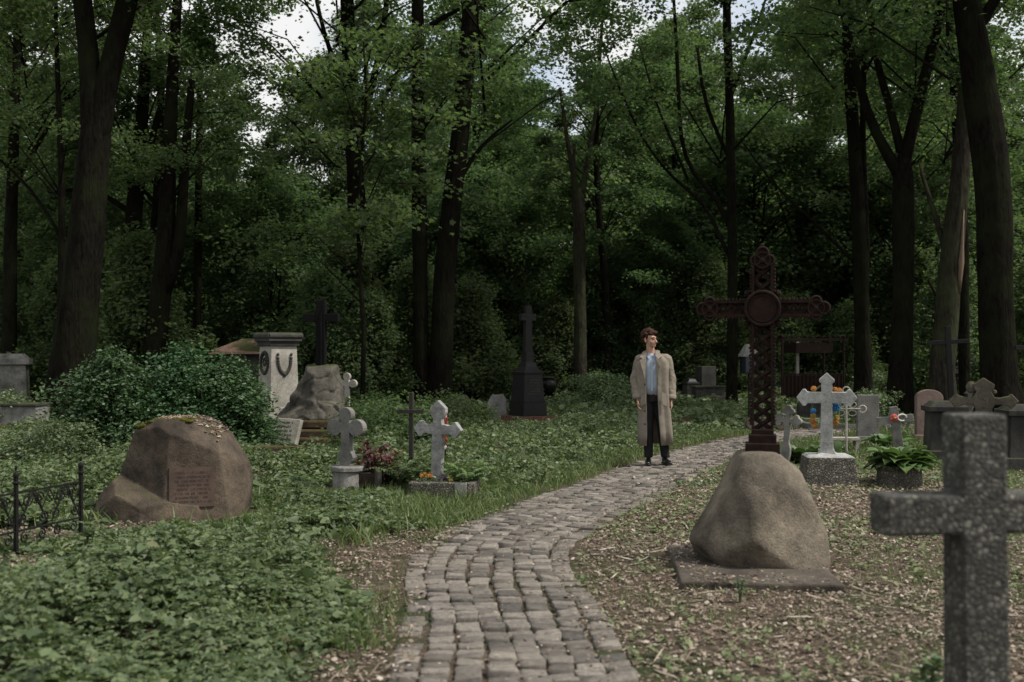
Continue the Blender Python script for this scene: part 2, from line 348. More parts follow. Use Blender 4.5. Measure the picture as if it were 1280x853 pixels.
for cidx in range(8):
    sv = rg.uniform(0, 0.1)
    while sv < CS[-1] - 0.3:
        p, t = at_s(sv); farr = p[1] > 15
        Lc = rg.uniform(0.088, 0.135); sag = 0.05 * math.sin(sv * 1.1 + 0.5); nrm = np.array([t[1], -t[0]])
        lo = (cidx - 3.5) * pitch + 0.045 * math.sin(sv * 0.9) + 0.02 * math.sin(sv * 2.3 + cidx)
        if cidx in (0, 7) and rg.random() < 0.12: sv += Lc; continue
        cx, cy = p + nrm * (lo + rg.normal(0, .006)) + t * sag * 0
        w, l = pitch - rg.uniform(0.008, 0.026), Lc - rg.uniform(0.008, 0.020)
        an = math.atan2(t[1], t[0]) - math.pi / 2 + rg.normal(0, 0.055)
        h = 0.012 + rg.normal(0, 0.005) + 0.008 * math.sin(cx * 3) * math.cos(cy * 2.3) - (0.012 if cidx in (0, 7) else 0)
        if rg.random() < 0.02: h += 0.018
        tlx, tly = rg.normal(0, 0.06, 2); jit = 1 + rg.normal(0, .07, (8, 1))
        vs = []
        for sc_, z in ((1.02, -0.05), (1.0, h - 0.006), (0.955, h - 0.001), (0.5, h)):
            rr = ring * jit * sc_ * np.array([w, l]); zz = z + (rr[:, 0] * tlx + rr[:, 1] * tly if z > 0 else 0) + (rg.normal(0, .0022, 8) if z > 0 else 0)
            vs.append(np.stack([rr[:, 0], rr[:, 1], zz if hasattr(zz, '__len__') else np.full(8, zz)], 1))
        vs = np.concatenate(vs + [np.array([[0, 0, h + 0.003]])]); ca, sa = math.cos(an), math.sin(an)
        V = np.stack([cx + vs[:, 0] * ca - vs[:, 1] * sa, cy + vs[:, 0] * sa + vs[:, 1] * ca, vs[:, 2]], 1)
        fs = []
        for i in range(3):
            for k in range(8):
                a_, b_, c_, d_ = i * 8 + k, i * 8 + (k + 1) % 8, (i + 1) * 8 + (k + 1) % 8, (i + 1) * 8 + k; fs += [(a_, b_, c_), (a_, c_, d_)]
        fs += [(24 + k, 24 + (k + 1) % 8, 32) for k in range(8)]
        Vs.append(V); Fs.append(np.array(fs) + off); off += 33; sv += Lc
struct(npmesh("path", np.concatenate(Vs), np.concatenate(Fs), m, smooth=False))

# ------------------------------------------------------------------ keep-clear discs for ground plants (x, y, radius) filled by the objects below
CLEAR = []; LOWZ = []
def hfac(x, y):
    f = np.ones(len(x))
    for cx, cy, r in CLEAR + LOWZ:
        dy = y - cy; dd = np.hypot(x - cx, np.where(dy < 0, dy * .55, dy)); f = np.minimum(f, np.clip((dd - r) / 1.0, .12, 1))
    return f
def clear_mask(x, y, pad=0.0):
    k = np.ones(len(x), bool)
    for cx, cy, r in CLEAR: k &= (x - cx) ** 2 + (y - cy) ** 2 > (r + pad) ** 2
    return k
LITTER_PATCHES = [(-2.05, 8.4, .42), (-1.72, 8.5, .36), (-3.75, 7.5, .5), (-3.2, 7.45, .3), (-4.1, 8.8, .55), (-3.5, 9.2, .3), (-1.0, 5.2, .3)]
def patch_mask(x, y):
    k = np.zeros(len(x), bool)
    for cx, cy, r in LITTER_PATCHES: k |= ((x - cx) ** 2 + ((y - cy) * 1.3) ** 2) < (r * (1 + 0.35 * fbm(x, y, 4, 9))) ** 2
    return k

# ------------------------------------------------------------------ trees
def crown_parts(seed, zlo, zhi, Rm, ncl, per, ls, T=T_DIAMOND, top=0.35, shape=None, thick=0.30, cr=0.70, limbs=True, up=0.75):
    rg = np.random.default_rng(seed); L = []; br = MB()
    trunk = lambda z: (0.25 * math.sin(z * 0.35 + seed), 0.25 * math.cos(z * 0.27 + seed * 2), z)
    for i in range(ncl):
        t = rg.random(); z = zlo + (zhi - zlo) * t
        k = (math.sin(math.pi * min(1, (t * 0.86 + 0.14))) ** 0.55) if shape is None else shape(t)
        r = Rm * k * math.sqrt(rg.uniform(0.06, 1)) ; th = rg.uniform(0, 2 * math.pi)
        c = np.array(trunk(z)) * (1, 1, 0) + np.array([r * math.cos(th), r * math.sin(th), z - 0.12 * r + rg.normal(0, .15)])
        n = int(per * rg.uniform(0.5, 1.5)); s = cr * rg.uniform(0.6, 1.35)
        uv = rg.normal(0, 0.55, (n, 3)) * np.array([s, s, thick])
        # spray planes slope down and outward
        sl = 0.30 + rg.normal(0, .25); uv[:, 2] -= sl * (uv[:, 0] * math.cos(th) + uv[:, 1] * math.sin(th))
        pos = c + uv; ax = rand_dirs(n, rg, .25) + 0.5 * np.array([math.cos(th), math.sin(th), -0.5])
        nr = rg.normal(0, 0.6, (n, 3)) + np.array([0.25 * math.cos(th), 0.25 * math.sin(th), up])
        L.append(leaves_vf(pos, ax, nr, ls * rg.uniform(0.65, 1.35, n), T))
        if limbs and rg.random() < 0.45:
            b0 = trunk(max(zlo * 0.7, z - 0.55 * r - 0.4)); mid = (np.array(b0) * 0.45 + c * 0.55) + np.array([0, 0, 0.18 * r]) + rg.normal(0, .12, 3)
            r0 = 0.012 + 0.007 * r
            br.tube([b0, mid, c, c + uv[0] * 0.9], [r0, r0 * .6, r0 * .3, .004], n=4, caps=False)
    return merge(L), br
MESH = {}
def template(key, mat, **kw):
    (V, Fc), br = crown_parts(**kw)
    co = npmesh("crown", V, Fc, M[mat]); MESH[key] = (co.data, None); bpy.data.objects.remove(co)
    if br.v:
        bo = br.build("branches", M['bark']); MESH[key] = (MESH[key][0], bo.data); bpy.data.objects.remove(bo)
template('wood_a', 'leaf', seed=1, zlo=3.2, zhi=16.5, Rm=4.2, ncl=170, per=330, ls=0.15)
template('wood_b', 'leaf', seed=2, zlo=4.5, zhi=18.0, Rm=4.6, ncl=135, per=330, ls=0.15)
template('wood_c', 'leaf', seed=3, zlo=2.6, zhi=14.5, Rm=3.8, ncl=165, per=330, ls=0.145)
template('wood_d', 'leaf', seed=4, zlo=6.0, zhi=20.0, Rm=4.6, ncl=125, per=330, ls=0.155)
template('high_a', 'leaf', seed=5, zlo=8.0, zhi=17.5, Rm=4.0, ncl=42, per=330, ls=0.115)
template('high_b', 'leaf', seed=6, zlo=7.0, zhi=16.0, Rm=3.6, ncl=32, per=330, ls=0.11)
sh = lambda t: (1 - t) ** 0.35 * (0.75 + 0.25 * math.sin(6 * t))
template('sapling_a', 'leaf_dark', seed=7, zlo=0.3, zhi=5.0, Rm=1.9, ncl=100, per=170, ls=0.115, shape=sh, cr=.42)
template('sapling_b', 'leaf_dark', seed=8, zlo=0.3, zhi=3.6, Rm=1.7, ncl=85, per=170, ls=0.11, shape=sh, cr=.4)
template('sapling_c', 'leaf', seed=9, zlo=0.6, zhi=6.5, Rm=2.2, ncl=130, per=190, ls=0.115, shape=lambda t: math.sin(math.pi * (0.12 + 0.85 * t)) ** .5, cr=.45)
template('bush', 'leaf_bush', seed=10, zlo=0.05, zhi=1.45, Rm=0.95, ncl=220, per=75, ls=0.062, T=T_OVATE, shape=lambda t: math.sqrt(max(0.02, 1 - t ** 2.2)), thick=.10, cr=.22)
template('herbs', 'herb', seed=12, zlo=0.05, zhi=0.95, Rm=1.2, ncl=90, per=60, ls=0.075, T=T_DIAMOND, shape=lambda t: math.sqrt(max(0.02, 1 - t ** 2.2)), thick=.12, cr=.25, limbs=False)
template('ivy', 'leaf_dark', seed=13, zlo=0.05, zhi=0.7, Rm=1.2, ncl=90, per=60, ls=0.07, T=T_OVATE, shape=lambda t: math.sqrt(max(0.02, 1 - t ** 2.2)), thick=.10, cr=.25, limbs=False)
template('spray', 'leaf_dark', seed=14, zlo=-0.5, zhi=0.5, Rm=1.5, ncl=26, per=70, ls=0.14, T=T_MAPLE, shape=lambda t: 1, thick=.10, cr=.42, limbs=False)

def child_mesh(name, me, parent, loc=(0, 0, 0), rz=0, sc=1.0):
    o = bpy.data.objects.new(name, me); C.objects.link(o); o.parent = parent; o.location = loc; o.rotation_euler = (0, 0, rz)
    o.scale = (sc, sc, sc) if not hasattr(sc, '__len__') else sc; return o
def bg_trunk_mb(seed, h=13, r=0.17):
    mb = MB(); n = 12
    pts = [(0.25 * math.sin(z * 0.35 + seed) * min(1, z / 2), 0.25 * math.cos(z * 0.27 + seed * 2) * min(1, z / 2), z - .1) for z in np.linspace(0, h, n)]
    rad = [r * (1.45 if i == 0 else 1.08 if i == 1 else 1.0) * (1 - 0.75 * (i / (n - 1)) ** 1.3) for i in range(n)]
    mb.tube(pts, rad, n=9, wob=.12, seed=seed); return mb
BG = {}
for k, (sd_, key, h, r) in {'a': (1, 'wood_a', 15, .17), 'b': (2, 'wood_b', 16, .20), 'c': (3, 'wood_c', 13, .14), 'd': (4, 'wood_d', 18, .22)}.items():
    t = thing("maple_tree", "x", "tree"); bg_trunk_mb(sd_, h, r).build("trunk", M['bark'], t, smooth=True)
    child_mesh("branches", MESH[key][1], t); child_mesh("crown", MESH[key][0], t); BG[k] = t
LB = ["slim maple of the wood behind the graves, dark trunk under layered leaves"]
def bg_tree(k, x, y, rz, sc, first={}):
    grp = "maples of the wood behind the graves"; lab = {'a': "leafy maple in the wood behind the graves with foliage down to head height", 'b': "full green maple in the wood behind the graves, half hidden by its neighbours",
        'c': "shorter bushy maple in the wood behind the graves, boughs hanging low", 'd': "tall bare stemmed maple in the wood behind the graves with high crown"}[k]
    if k not in first:
        first[k] = 1; o = BG[k]; o.location = (x, y, 0); o.rotation_euler = (0, 0, rz); o.scale = (sc,) * 3; o["label"] = lab; o["group"] = grp + {'a': ', low leafed', 'b': ', full', 'c': ', bushy', 'd': ', tall'}[k]; return o
    return dup(BG[k], (x, y, 0), rz, lab, sc)
rg = np.random.default_rng(21)
GAP = lambda x, y: abs((x / y * F + 640) - 348) < 8 + (3.4 if y < 38 else 2.2) / y * F and y > 24          # the sky gap left of centre
rows = [(29.5, 8.5, .80), (35.5, 12, .9), (46, 12, 1.0), (55, 9.5, 1.1), (68, 6.0, 1.3)]
for ri, (Y, step, sc) in enumerate(rows):
    x = -Y * 0.58 + rg.uniform(0, step)
    while x < Y * 0.58:
        yy = Y + rg.uniform(-2.2, 2.2); px = x / yy * F + 640
        ok = not GAP(x, yy)
        if ri == 0 and (600 < px < 1010 or px < 60): ok = False
        if ri == 0 and px > 640: ok = ok and rg.random() < .5
        kinds = 'ddb' if ri == 0 else ('ddb' if ri == 1 else 'abcb')
        if ok: bg_tree(kinds[rg.integers(len(kinds))], x, yy, rg.uniform(0, 6.28), sc * rg.uniform(.85, 1.15))
        x += step * rg.uniform(0.75, 1.25)

# ---- saplings and shrubs of the understorey
SAP = {}
for k, (key, h, r) in {'a': ('sapling_a', 4.4, .035), 'b': ('sapling_b', 3.0, .03), 'c': ('sapling_c', 5.6, .045)}.items():
    t = thing("sapling", "x", "sapling"); bg_trunk_mb(5 + ord(k), h, r).build("trunk", M['bark'], t, smooth=True)
    child_mesh("branches", MESH[key][1], t); child_mesh("crown", MESH[key][0], t); SAP[k] = t
usedS = {}
def sapling(k, x, y, sc):
    lab = {'a': "dark leafy sapling of the understorey, foliage to the ground, among the tree trunks", 'b': "low spreading sapling at the wood's edge, leaves touching the undergrowth",
           'c': "taller pale green sapling with open crown between the maple trunks"}[k]
    grp = {'a': "dark understorey saplings", 'b': "low understorey saplings", 'c': "taller understorey saplings"}[k]
    if k not in usedS:
        usedS[k] = 1; o = SAP[k]; o.location = (x, y, 0); o.scale = (sc,) * 3; o["label"] = lab; o["group"] = grp
    else: dup(SAP[k], (x, y, 0), rg.uniform(0, 6.28), lab, sc)
for Y, x0, x1, step, ks in ((24.5, 395, 470, 1.6, 'b'), (27, -20, 240, 2.6, 'ab'), (27.5, 440, 610, 1.9, 'bb'), (33, 120, 560, 3.0, 'cab'), (35, 560, 980, 3.0, 'cab'), (30, 1190, 1330, 2.4, 'ab'), (37, 560, 960, 2.6, 'cc'), (36, 980, 1330, 2.8, 'bca'), (40, -40, 1330, 2.6, 'cac'), (44, -40, 1330, 3.0, 'cc'), (62, -60, 1350, 3.6, 'cc')):
    x = (x0 - 640) / F * Y
    while x < (x1 - 640) / F * Y:
        yy = Y + rg.uniform(-1, 1); sapling(ks[rg.integers(len(ks))], x, yy, rg.uniform(.75, 1.2) * (1 if Y < 38 else (1.0 if abs(x / yy * F + 640 - 355) < 100 else 1.45) if Y < 50 else 1.9)); x += step * rg.uniform(.7, 1.3)

# ---- the individual trees of the photograph: picture rows and columns give their stems at depth Y
def px_tube(mb, pts, Y, n=12, seed=0, top=None, wob=.10, base=False, dy=0.0):
    q = [P(x, y, Y + dy * i) for i, (x, y, w) in enumerate(pts)]; r = [w / 2 / F * Y for x, y, w in pts]
    if base:                                            # flare into the soil
        b0 = q[0].copy(); r0 = r[0]
        q = [Vector((b0.x, b0.y, -0.25)), Vector((b0.x, b0.y, 0.05)), Vector((b0.x, b0.y, 0.35))] + [v for v in q if v.z > 0.6]
        r = [r0 * 1.55, r0 * 1.32, r0 * 1.08] + r[len(r) - (len(q) - 3):]
    if top:
        d = (q[-1] - q[-2]).normalized(); d = (d + Vector((0, 0, .6))).normalized(); q.append(q[-1] + d * (top - q[-1].z) * .5); q.append(q[-1] + d * (top - q[-1].z)); r += [r[-1] * .7, r[-1] * .3]
    # resample for a natural surface
    Q, Rr = [], []
    for i in range(len(q) - 1):
        k = max(1, int((q[i + 1] - q[i]).length / 0.45))
        for j in range(k): Q.append(q[i].lerp(q[i + 1], j / k)); Rr.append(r[i] + (r[i + 1] - r[i]) * j / k)
    Q.append(q[-1]); Rr.append(r[-1])
    for _ in range(2):
        Q = [Q[0]] + [(Q[i - 1] + Q[i] * 2 + Q[i + 1]) / 4 for i in range(1, len(Q) - 1)] + [Q[-1]]
    mb.tube(Q, Rr, n=(30 if base else n), wob=wob, seed=seed, ridge=.10 if base else .05, roots=5 if base else 0)
def tree(label, Y, stem, forks=(), crown='high_a', sc=1.0, mat='bark', top=13, seed=0, bare=None, zoff=0, twigs=10):
    base = P(stem[0][0], stem[0][1], Y); t = thing("maple_tree", label, "tree", (base.x, Y, 0), 0, "large trunks standing among the graves")
    if top is None: stem = list(stem) + [(stem[-1][0], stem[-1][1] - 10, stem[-1][2] * .8), (stem[-1][0], stem[-1][1] - 20, stem[-1][2] * .35)]
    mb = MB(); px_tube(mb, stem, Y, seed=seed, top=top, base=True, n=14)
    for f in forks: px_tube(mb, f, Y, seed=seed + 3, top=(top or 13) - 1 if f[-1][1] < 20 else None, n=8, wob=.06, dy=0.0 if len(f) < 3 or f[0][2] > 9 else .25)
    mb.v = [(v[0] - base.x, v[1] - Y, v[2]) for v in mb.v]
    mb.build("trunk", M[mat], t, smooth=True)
    if bare:
        bb = MB(); px_tube(bb, bare, Y - stem[0][2] / 2 / F * Y * .62, seed=seed + 9, n=7, wob=.5); bb.v = [(v[0] - base.x, v[1] - Y, v[2]) for v in bb.v]
        bb.build("bare_wood", M['wood_bare'], t, smooth=True)
    if crown:
        tp = P(stem[-1][0], stem[-1][1], Y); cx = tp.x - base.x
        child_mesh("branches", MESH[crown][1], t, (cx, 0, zoff), seed * 1.3, sc); child_mesh("crown", MESH[crown][0], t, (cx, 0, zoff), seed * 1.3, sc)
    return t
tree("massive dark maple trunk forking high up at the left, behind the big bush", 20, [(84, 520, 52), (92, 440, 49), (101, 360, 45), (110, 270, 42), (118, 180, 38), (122, 135, 30), (123, 112, 22)],
     [[(117, 205, 27), (118, 150, 31), (115, 105, 29), (110, 55, 26), (103, 0, 25), (96, -60, 24)], [(118, 205, 27), (123, 150, 31), (133, 100, 30), (144, 62, 28), (160, 0, 27), (170, -60, 26)]], 'high_a', 1.05, seed=1, top=None)
tree("second trunk from the left with a lean, beside the forked giant", 27, [(150, 490, 24), (152, 400, 23), (165, 300, 21), (172, 220, 19), (178, 150, 15)], [[(170, 250, 12), (185, 200, 10), (198, 140, 7)], [(168, 270, 8), (120, 235, 6), (60, 240, 4)]], 'high_b', 1.0, seed=2)
tree("twin stemmed trunk splitting at chest height, behind the leafy bush", 25, [(192, 500, 32), (193, 440, 30), (200, 370, 25), (207, 300, 21), (211, 200, 18), (216, 90, 14), (222, 0, 12)], [[(202, 372, 20), (220, 340, 18), (226, 290, 15), (231, 200, 12), (240, 100, 9)]], 'high_b', .8, seed=3)
tree("slender straight trunk beside the twin stemmed tree, left part of the wood", 31, [(247, 480, 11), (247, 380, 10), (248, 240, 9), (250, 100, 7)], [[(248, 200, 4), (280, 150, 3), (310, 140, 2)]], None, 1.0, seed=4)
tree("dark trunk at the far left edge above the stone pedestal", 26, [(10, 480, 18), (12, 380, 17), (14, 260, 14), (20, 100, 10)], [[(14, 240, 8), (40, 190, 6), (80, 130, 4)]], 'high_a', .9, seed=5)
tree("thin dark stem pressed close to the left of the forked giant", 24, [(78, 490, 10), (76, 380, 9), (78, 240, 8), (72, 100, 6)], [[(78, 300, 5), (40, 235, 4), (0, 200, 3)]], 'high_b', .8, seed=6)
tree("dark trunk rising behind the black wooden cross", 28, [(443, 500, 24), (445, 400, 22), (447, 260, 22), (440, 150, 20), (436, 60, 17), (434, 0, 16)], [[(446, 190, 10), (476, 60, 8), (484, 0, 7)], [(440, 130, 8), (410, 60, 6), (395, 0, 5)]], 'high_a', 1.0, seed=7)
tree("left and thinner of the paired trunks behind the garlanded cross", 25, [(526, 505, 20), (526, 400, 18), (524, 250, 18), (523, 120, 16), (522, 0, 15)], [[(520, 60, 9), (490, 100, 6), (470, 140, 4)], [(526, 40, 8), (548, 14, 6), (590, 10, 4)]], 'high_b', 1.0, seed=8)
tree("leaning thicker trunk of the pair in the middle of the picture", 25, [(549, 505, 29), (552, 420, 28), (560, 290, 25), (572, 200, 23), (582, 90, 22), (590, 0, 21)], [[(566, 240, 8), (600, 180, 5), (640, 150, 3)]], 'high_a', 1.0, seed=9)
tree("pale trunk with peeled bark standing alone behind the black obelisk grave", 33, [(725, 500, 15), (725, 400, 15), (724, 300, 15), (724, 255, 14)], [[(724, 262, 9), (716, 215, 7), (708, 170, 5), (700, 110, 4)], [(724, 262, 9), (735, 200, 7), (742, 160, 5), (750, 100, 4)], [(722, 300, 7), (716, 240, 6), (718, 180, 4)]], None, 1.0, mat='bark_light', seed=10, top=None, bare=[(722, 475, 5), (725, 400, 6), (728, 330, 5), (726, 300, 3)])
tree("straight dark trunk with arching boughs just left of the iron cross", 27, [(915, 505, 13), (916, 400, 13), (915, 260, 12), (912, 130, 11), (908, 0, 10)],
     [[(915, 290, 7), (888, 230, 6), (862, 225, 6), (850, 170, 5), (846, 60, 5), (842, 0, 4)], [(912, 200, 5), (880, 130, 5), (872, 60, 4)], [(914, 120, 5), (940, 50, 4), (958, 0, 3)], [(915, 330, 5), (880, 250, 5), (840, 225, 4), (800, 170, 3), (770, 100, 3), (755, 60, 2)], [(860, 225, 4), (820, 130, 3), (800, 60, 2)]], 'high_b', 1.0, seed=11)
tree("slim pale forked trunk far behind the head of the iron cross", 40, [(1000, 495, 9), (999, 330, 9), (998, 240, 9), (995, 220, 8)], [[(995, 225, 5), (985, 170, 4), (993, 90, 3)], [(997, 225, 5), (1012, 195, 4), (1018, 150, 3), (1030, 90, 2)], [(990, 300, 4), (965, 220, 3), (955, 160, 2)]], None, 1.0, mat='bark_light', seed=12, top=None)
tree("dark straight trunk right of the iron cross with two close stems", 26, [(1079, 512, 21), (1078, 400, 19), (1074, 280, 18), (1066, 160, 15), (1060, 60, 13)], [[(1080, 480, 9), (1083, 300, 9), (1078, 180, 8), (1080, 60, 7)], [(1070, 330, 5), (1020, 280, 4), (960, 225, 3), (930, 180, 2)]], 'high_a', 1.0, seed=13)
tree("wide forked trunk whose limbs open like a Y, right of the iron cross", 23, [(1124, 527, 32), (1126, 450, 27), (1130, 350, 25), (1130, 250, 25), (1128, 210, 24)],
     [[(1128, 225, 17), (1112, 195, 15), (1090, 165, 13), (1075, 110, 11), (1062, 50, 9), (1050, 0, 8)], [(1128, 210, 17), (1145, 140, 15), (1160, 80, 13), (1176, 20, 12), (1184, -40, 11)], [(1126, 190, 12), (1112, 130, 10), (1095, 80, 9), (1086, 0, 8)]], 'high_b', 1.1, seed=14, top=None)
tree("thick trunk with torn bark and exposed wood, second from the right", 22.5, [(1176, 530, 36), (1178, 460, 31), (1184, 380, 28), (1192, 300, 25), (1200, 220, 22), (1206, 130, 18)], [[(1186, 330, 8), (1170, 270, 7), (1150, 215, 5), (1150, 205, 4)]], 'high_a', .9, seed=15, mat='bark_light', bare=[(1200, 366, 2), (1197, 350, 6), (1201, 330, 8), (1204, 305, 5), (1202, 280, 3), (1205, 262, 1)])
tree("big smooth trunk curving up along the right edge of the graves", 20, [(1250, 540, 54), (1249, 470, 44), (1244, 380, 41), (1246, 300, 41), (1238, 200, 40), (1228, 120, 38), (1214, 40, 34), (1208, 0, 33)], [[(1215, 45, 18), (1235, 15, 14), (1262, -25, 12)]], 'high_a', 1.05, seed=16)
tree("dark narrow trunk between the two thick ones at the right", 27, [(1206, 505, 12), (1205, 420, 13), (1205, 300, 12), (1195, 150, 11), (1188, 0, 10)], [[(1205, 420, 5), (1185, 400, 4), (1160, 350, 3)]], 'high_b', 1.0, seed=17)

# ---- low sprays of maple leaves hanging in front of the middle trunks are boughs of one small maple
t = thing("young_maple", "young maple whose broad sprays of leaves hang before the middle trunks", "tree", (-3.3, 22.5, 0), 0)
mb = MB(); mb.tube([(0, 0, -.1), (0.05, 0, 2), (-0.1, 0, 4.5), (0.1, 0, 7.2), (0, 0, 9)], [.06, .055, .045, .03, .015], n=8, wob=.1)
rgs = np.random.default_rng(5); Ls = []
for i in range(22):
    z = rgs.uniform(3.4, 9.3); th = rgs.uniform(0, 6.28); r = rgs.uniform(0.4, 2.6); c = np.array([r * math.cos(th), r * math.sin(th) * .7, z])
    mb.tube([(0, 0, z - .5 * r), tuple(c * .5 + np.array([0, 0, z * .5 - .05 * r])), tuple(c)], [.02, .012, .004], n=4, caps=False)
    n = 230; uv = rgs.normal(0, .5, (n, 3)) * (1.0, .8, .22); uv[:, 2] -= .22 * (uv[:, 0] * math.cos(th) + uv[:, 1] * math.sin(th))
    Ls.append(leaves_vf(c + uv, rand_dirs(n, rgs, .2) + (math.cos(th) * .5, math.sin(th) * .5, -.3), rgs.normal(0, .5, (n, 3)) + (0, 0, .8), rgs.uniform(.08, .14, n), T_MAPLE))
mb.build("trunk", M['bark'], t, smooth=True); V, Fc = merge(Ls); npmesh("crown", V, Fc, M['leaf_dark'], t)

# ================================================================== monuments
M['grey'] = stone("grey_stone", (0.30, 0.29, 0.27), (0.15, 0.145, 0.13), 8, stain=0.6, moss=0.05)
M['greydark'] = stone("dark_grey_stone", (0.070, 0.067, 0.060), (0.032, 0.031, 0.028), 8, stain=0.5, moss=0.2)
M['bluegrey'] = stone("painted_grey_stone", (0.21, 0.20, 0.185), (0.12, 0.115, 0.105), 6, stain=0.35, bmp=.25)
M['white'] = stone("weathered_white_marble", (0.50, 0.47, 0.41), (0.30, 0.275, 0.23), 5, stain=0.45, bmp=0.3)
M['whitecross'] = stone("lichen_white_stone", (0.50, 0.50, 0.48), (0.24, 0.24, 0.23), 12, stain=0.35, bmp=0.5)
M['lich'] = stone("mottled_grey_marble", (0.40, 0.395, 0.38), (0.15, 0.148, 0.14), 16, stain=0.45, bmp=0.6)
M['pink'] = stone("pink_granite", (0.22, 0.16, 0.14), (0.15, 0.105, 0.09), 14, stain=0.3, bmp=.3)
M['redgran'] = stone("red_granite", (0.19, 0.085, 0.065), (0.10, 0.045, 0.035), 12, stain=0.35, moss=.05, bmp=.4)
M['black'] = stone("black_granite", (0.013, 0.012, 0.0115), (0.008, 0.008, 0.008), 8, rough=0.45, stain=0.3, bmp=.2)
M['boulder'] = stone("brown_boulder", (0.125, 0.095, 0.068), (0.05, 0.04, 0.03), 7, stain=0.65, moss=0.10, bmp=.8)
M['granite'] = stone("rough_granite_boulder", (0.22, 0.185, 0.14), (0.095, 0.08, 0.06), 7, stain=0.6, moss=0.0, bmp=1.0)
M['rock'] = stone("grey_rock", (0.125, 0.115, 0.095), (0.055, 0.05, 0.04), 5, stain=0.55, moss=0.12, bmp=.9)
M['mossy'] = stone("mossy_masonry", (0.12, 0.085, 0.055), (0.05, 0.036, 0.024), 7, stain=0.5, moss=0.36, bmp=.9, mosscol=(0.075, 0.06, 0.015))
M['soilslab'] = stone("dusty_slab", (0.12, 0.10, 0.08), (0.055, 0.045, 0.035), 9, stain=0.5, moss=0.0, bmp=.8)
M['rust'] = plain("rusty_cast_iron", (0.017, 0.0092, 0.007), rough=0.85, spec=0.15, var=0.5, scale=14, bmp=0.5)
M['iron'] = plain("black_iron", (0.007, 0.0065, 0.0065), rough=0.7, spec=0.2, var=0.3, scale=30, bmp=.3)
M['blackwood'] = plain("blackened_wood", (0.007, 0.006, 0.0065), spec=.1, rough=0.85, var=0.4, scale=6, bmp=.5, stretch=(8, 8, .7))
M['greywood'] = plain("weathered_wood", (0.035, 0.030, 0.026), rough=0.9, var=0.35, scale=6, bmp=.6, stretch=(8, 8, .7))
M['brownstone'] = stone("brown_lichen_stone", (0.15, 0.13, 0.10), (0.06, 0.052, 0.04), 9, stain=0.5, moss=0.25, bmp=.9)
M['roofm'] = stone("faded_sheet_roof", (0.32, 0.20, 0.155), (0.20, 0.12, 0.09), 6, stain=0.35, bmp=.3, moss=.08)
M['engr'] = plain("engraved_lines", (0.045, 0.04, 0.035), rough=0.9)
M['engr2'] = plain("worn_engraving", (0.035, 0.026, 0.02), rough=0.9)
M['soil'] = plain("planter_soil", (0.035, 0.025, 0.018), rough=1, var=.5, scale=30, bmp=.8)
M['bluelamp'] = plain("dark_glass", (0.012, 0.016, 0.03), rough=0.15, spec=0.6)
for k, c in (('f_red', (.28, .035, .03)), ('f_pink', (.48, .09, .09)), ('f_orange', (.34, .14, .03)), ('f_blue', (.03, .15, .36)), ('f_white', (.62, .6, .55)), ('f_rust', (.26, .07, .03)), ('f_yellow', (.30, .20, .04)), ('f_purple', (.10, .03, .12))):
    M[k] = plain(k + "_petals", c, rough=.7, var=.25, scale=60)
# mosaic of pebbles set in dark mortar (foreground cross, planter bases)
def mosaic(name, c1, c2, scale, mort=(0.035, 0.032, 0.027)):
    m, nt, b = mk(name); tc = nt.nodes.new("ShaderNodeTexCoord"); v = nt.nodes.new("ShaderNodeTexVoronoi"); v.inputs["Scale"].default_value = scale
    v2 = nt.nodes.new("ShaderNodeTexVoronoi"); v2.feature = 'DISTANCE_TO_EDGE'; v2.inputs["Scale"].default_value = scale
    nt.links.new(tc.outputs["Object"], v.inputs["Vector"]); nt.links.new(tc.outputs["Object"], v2.inputs["Vector"])
    sp = nt.nodes.new("ShaderNodeSeparateColor"); nt.links.new(v.outputs["Color"], sp.inputs[0])
    r = ramp(nt, sp.outputs[0], [(0, c1), (.6, tuple((a + b) * .4 for a, b in zip(c1, c2))), (1, c2)]); e = ramp(nt, v2.outputs["Distance"], [(0.04, (0, 0, 0)), (0.22, (1, 1, 1))])
    n = nz(nt, 5, 6, .7); nr = ramp(nt, n.outputs[0], [(.35, (.3, .32, .24)), (.65, (1.15, 1.15, 1.15))])
    mu = nt.nodes.new("ShaderNodeMixRGB"); mu.blend_type = 'MULTIPLY'; mu.inputs[0].default_value = 1; nt.links.new(r.outputs[0], mu.inputs[1]); nt.links.new(nr.outputs[0], mu.inputs[2])
    nt.links.new(mixc(nt, e.outputs[0], mort, mu.outputs[0]).outputs[0], b.inputs["Base Color"]); b.inputs["Roughness"].default_value = .85
    bump(nt, b, e.outputs[0], .9, .006); return m
M['mosaic'] = mosaic("pebble_mosaic", (0.028, 0.027, 0.022), (0.23, 0.22, 0.19), 50)
M['mosaic2'] = mosaic("pebble_base", (0.09, 0.08, 0.06), (0.27, 0.24, 0.19), 34)

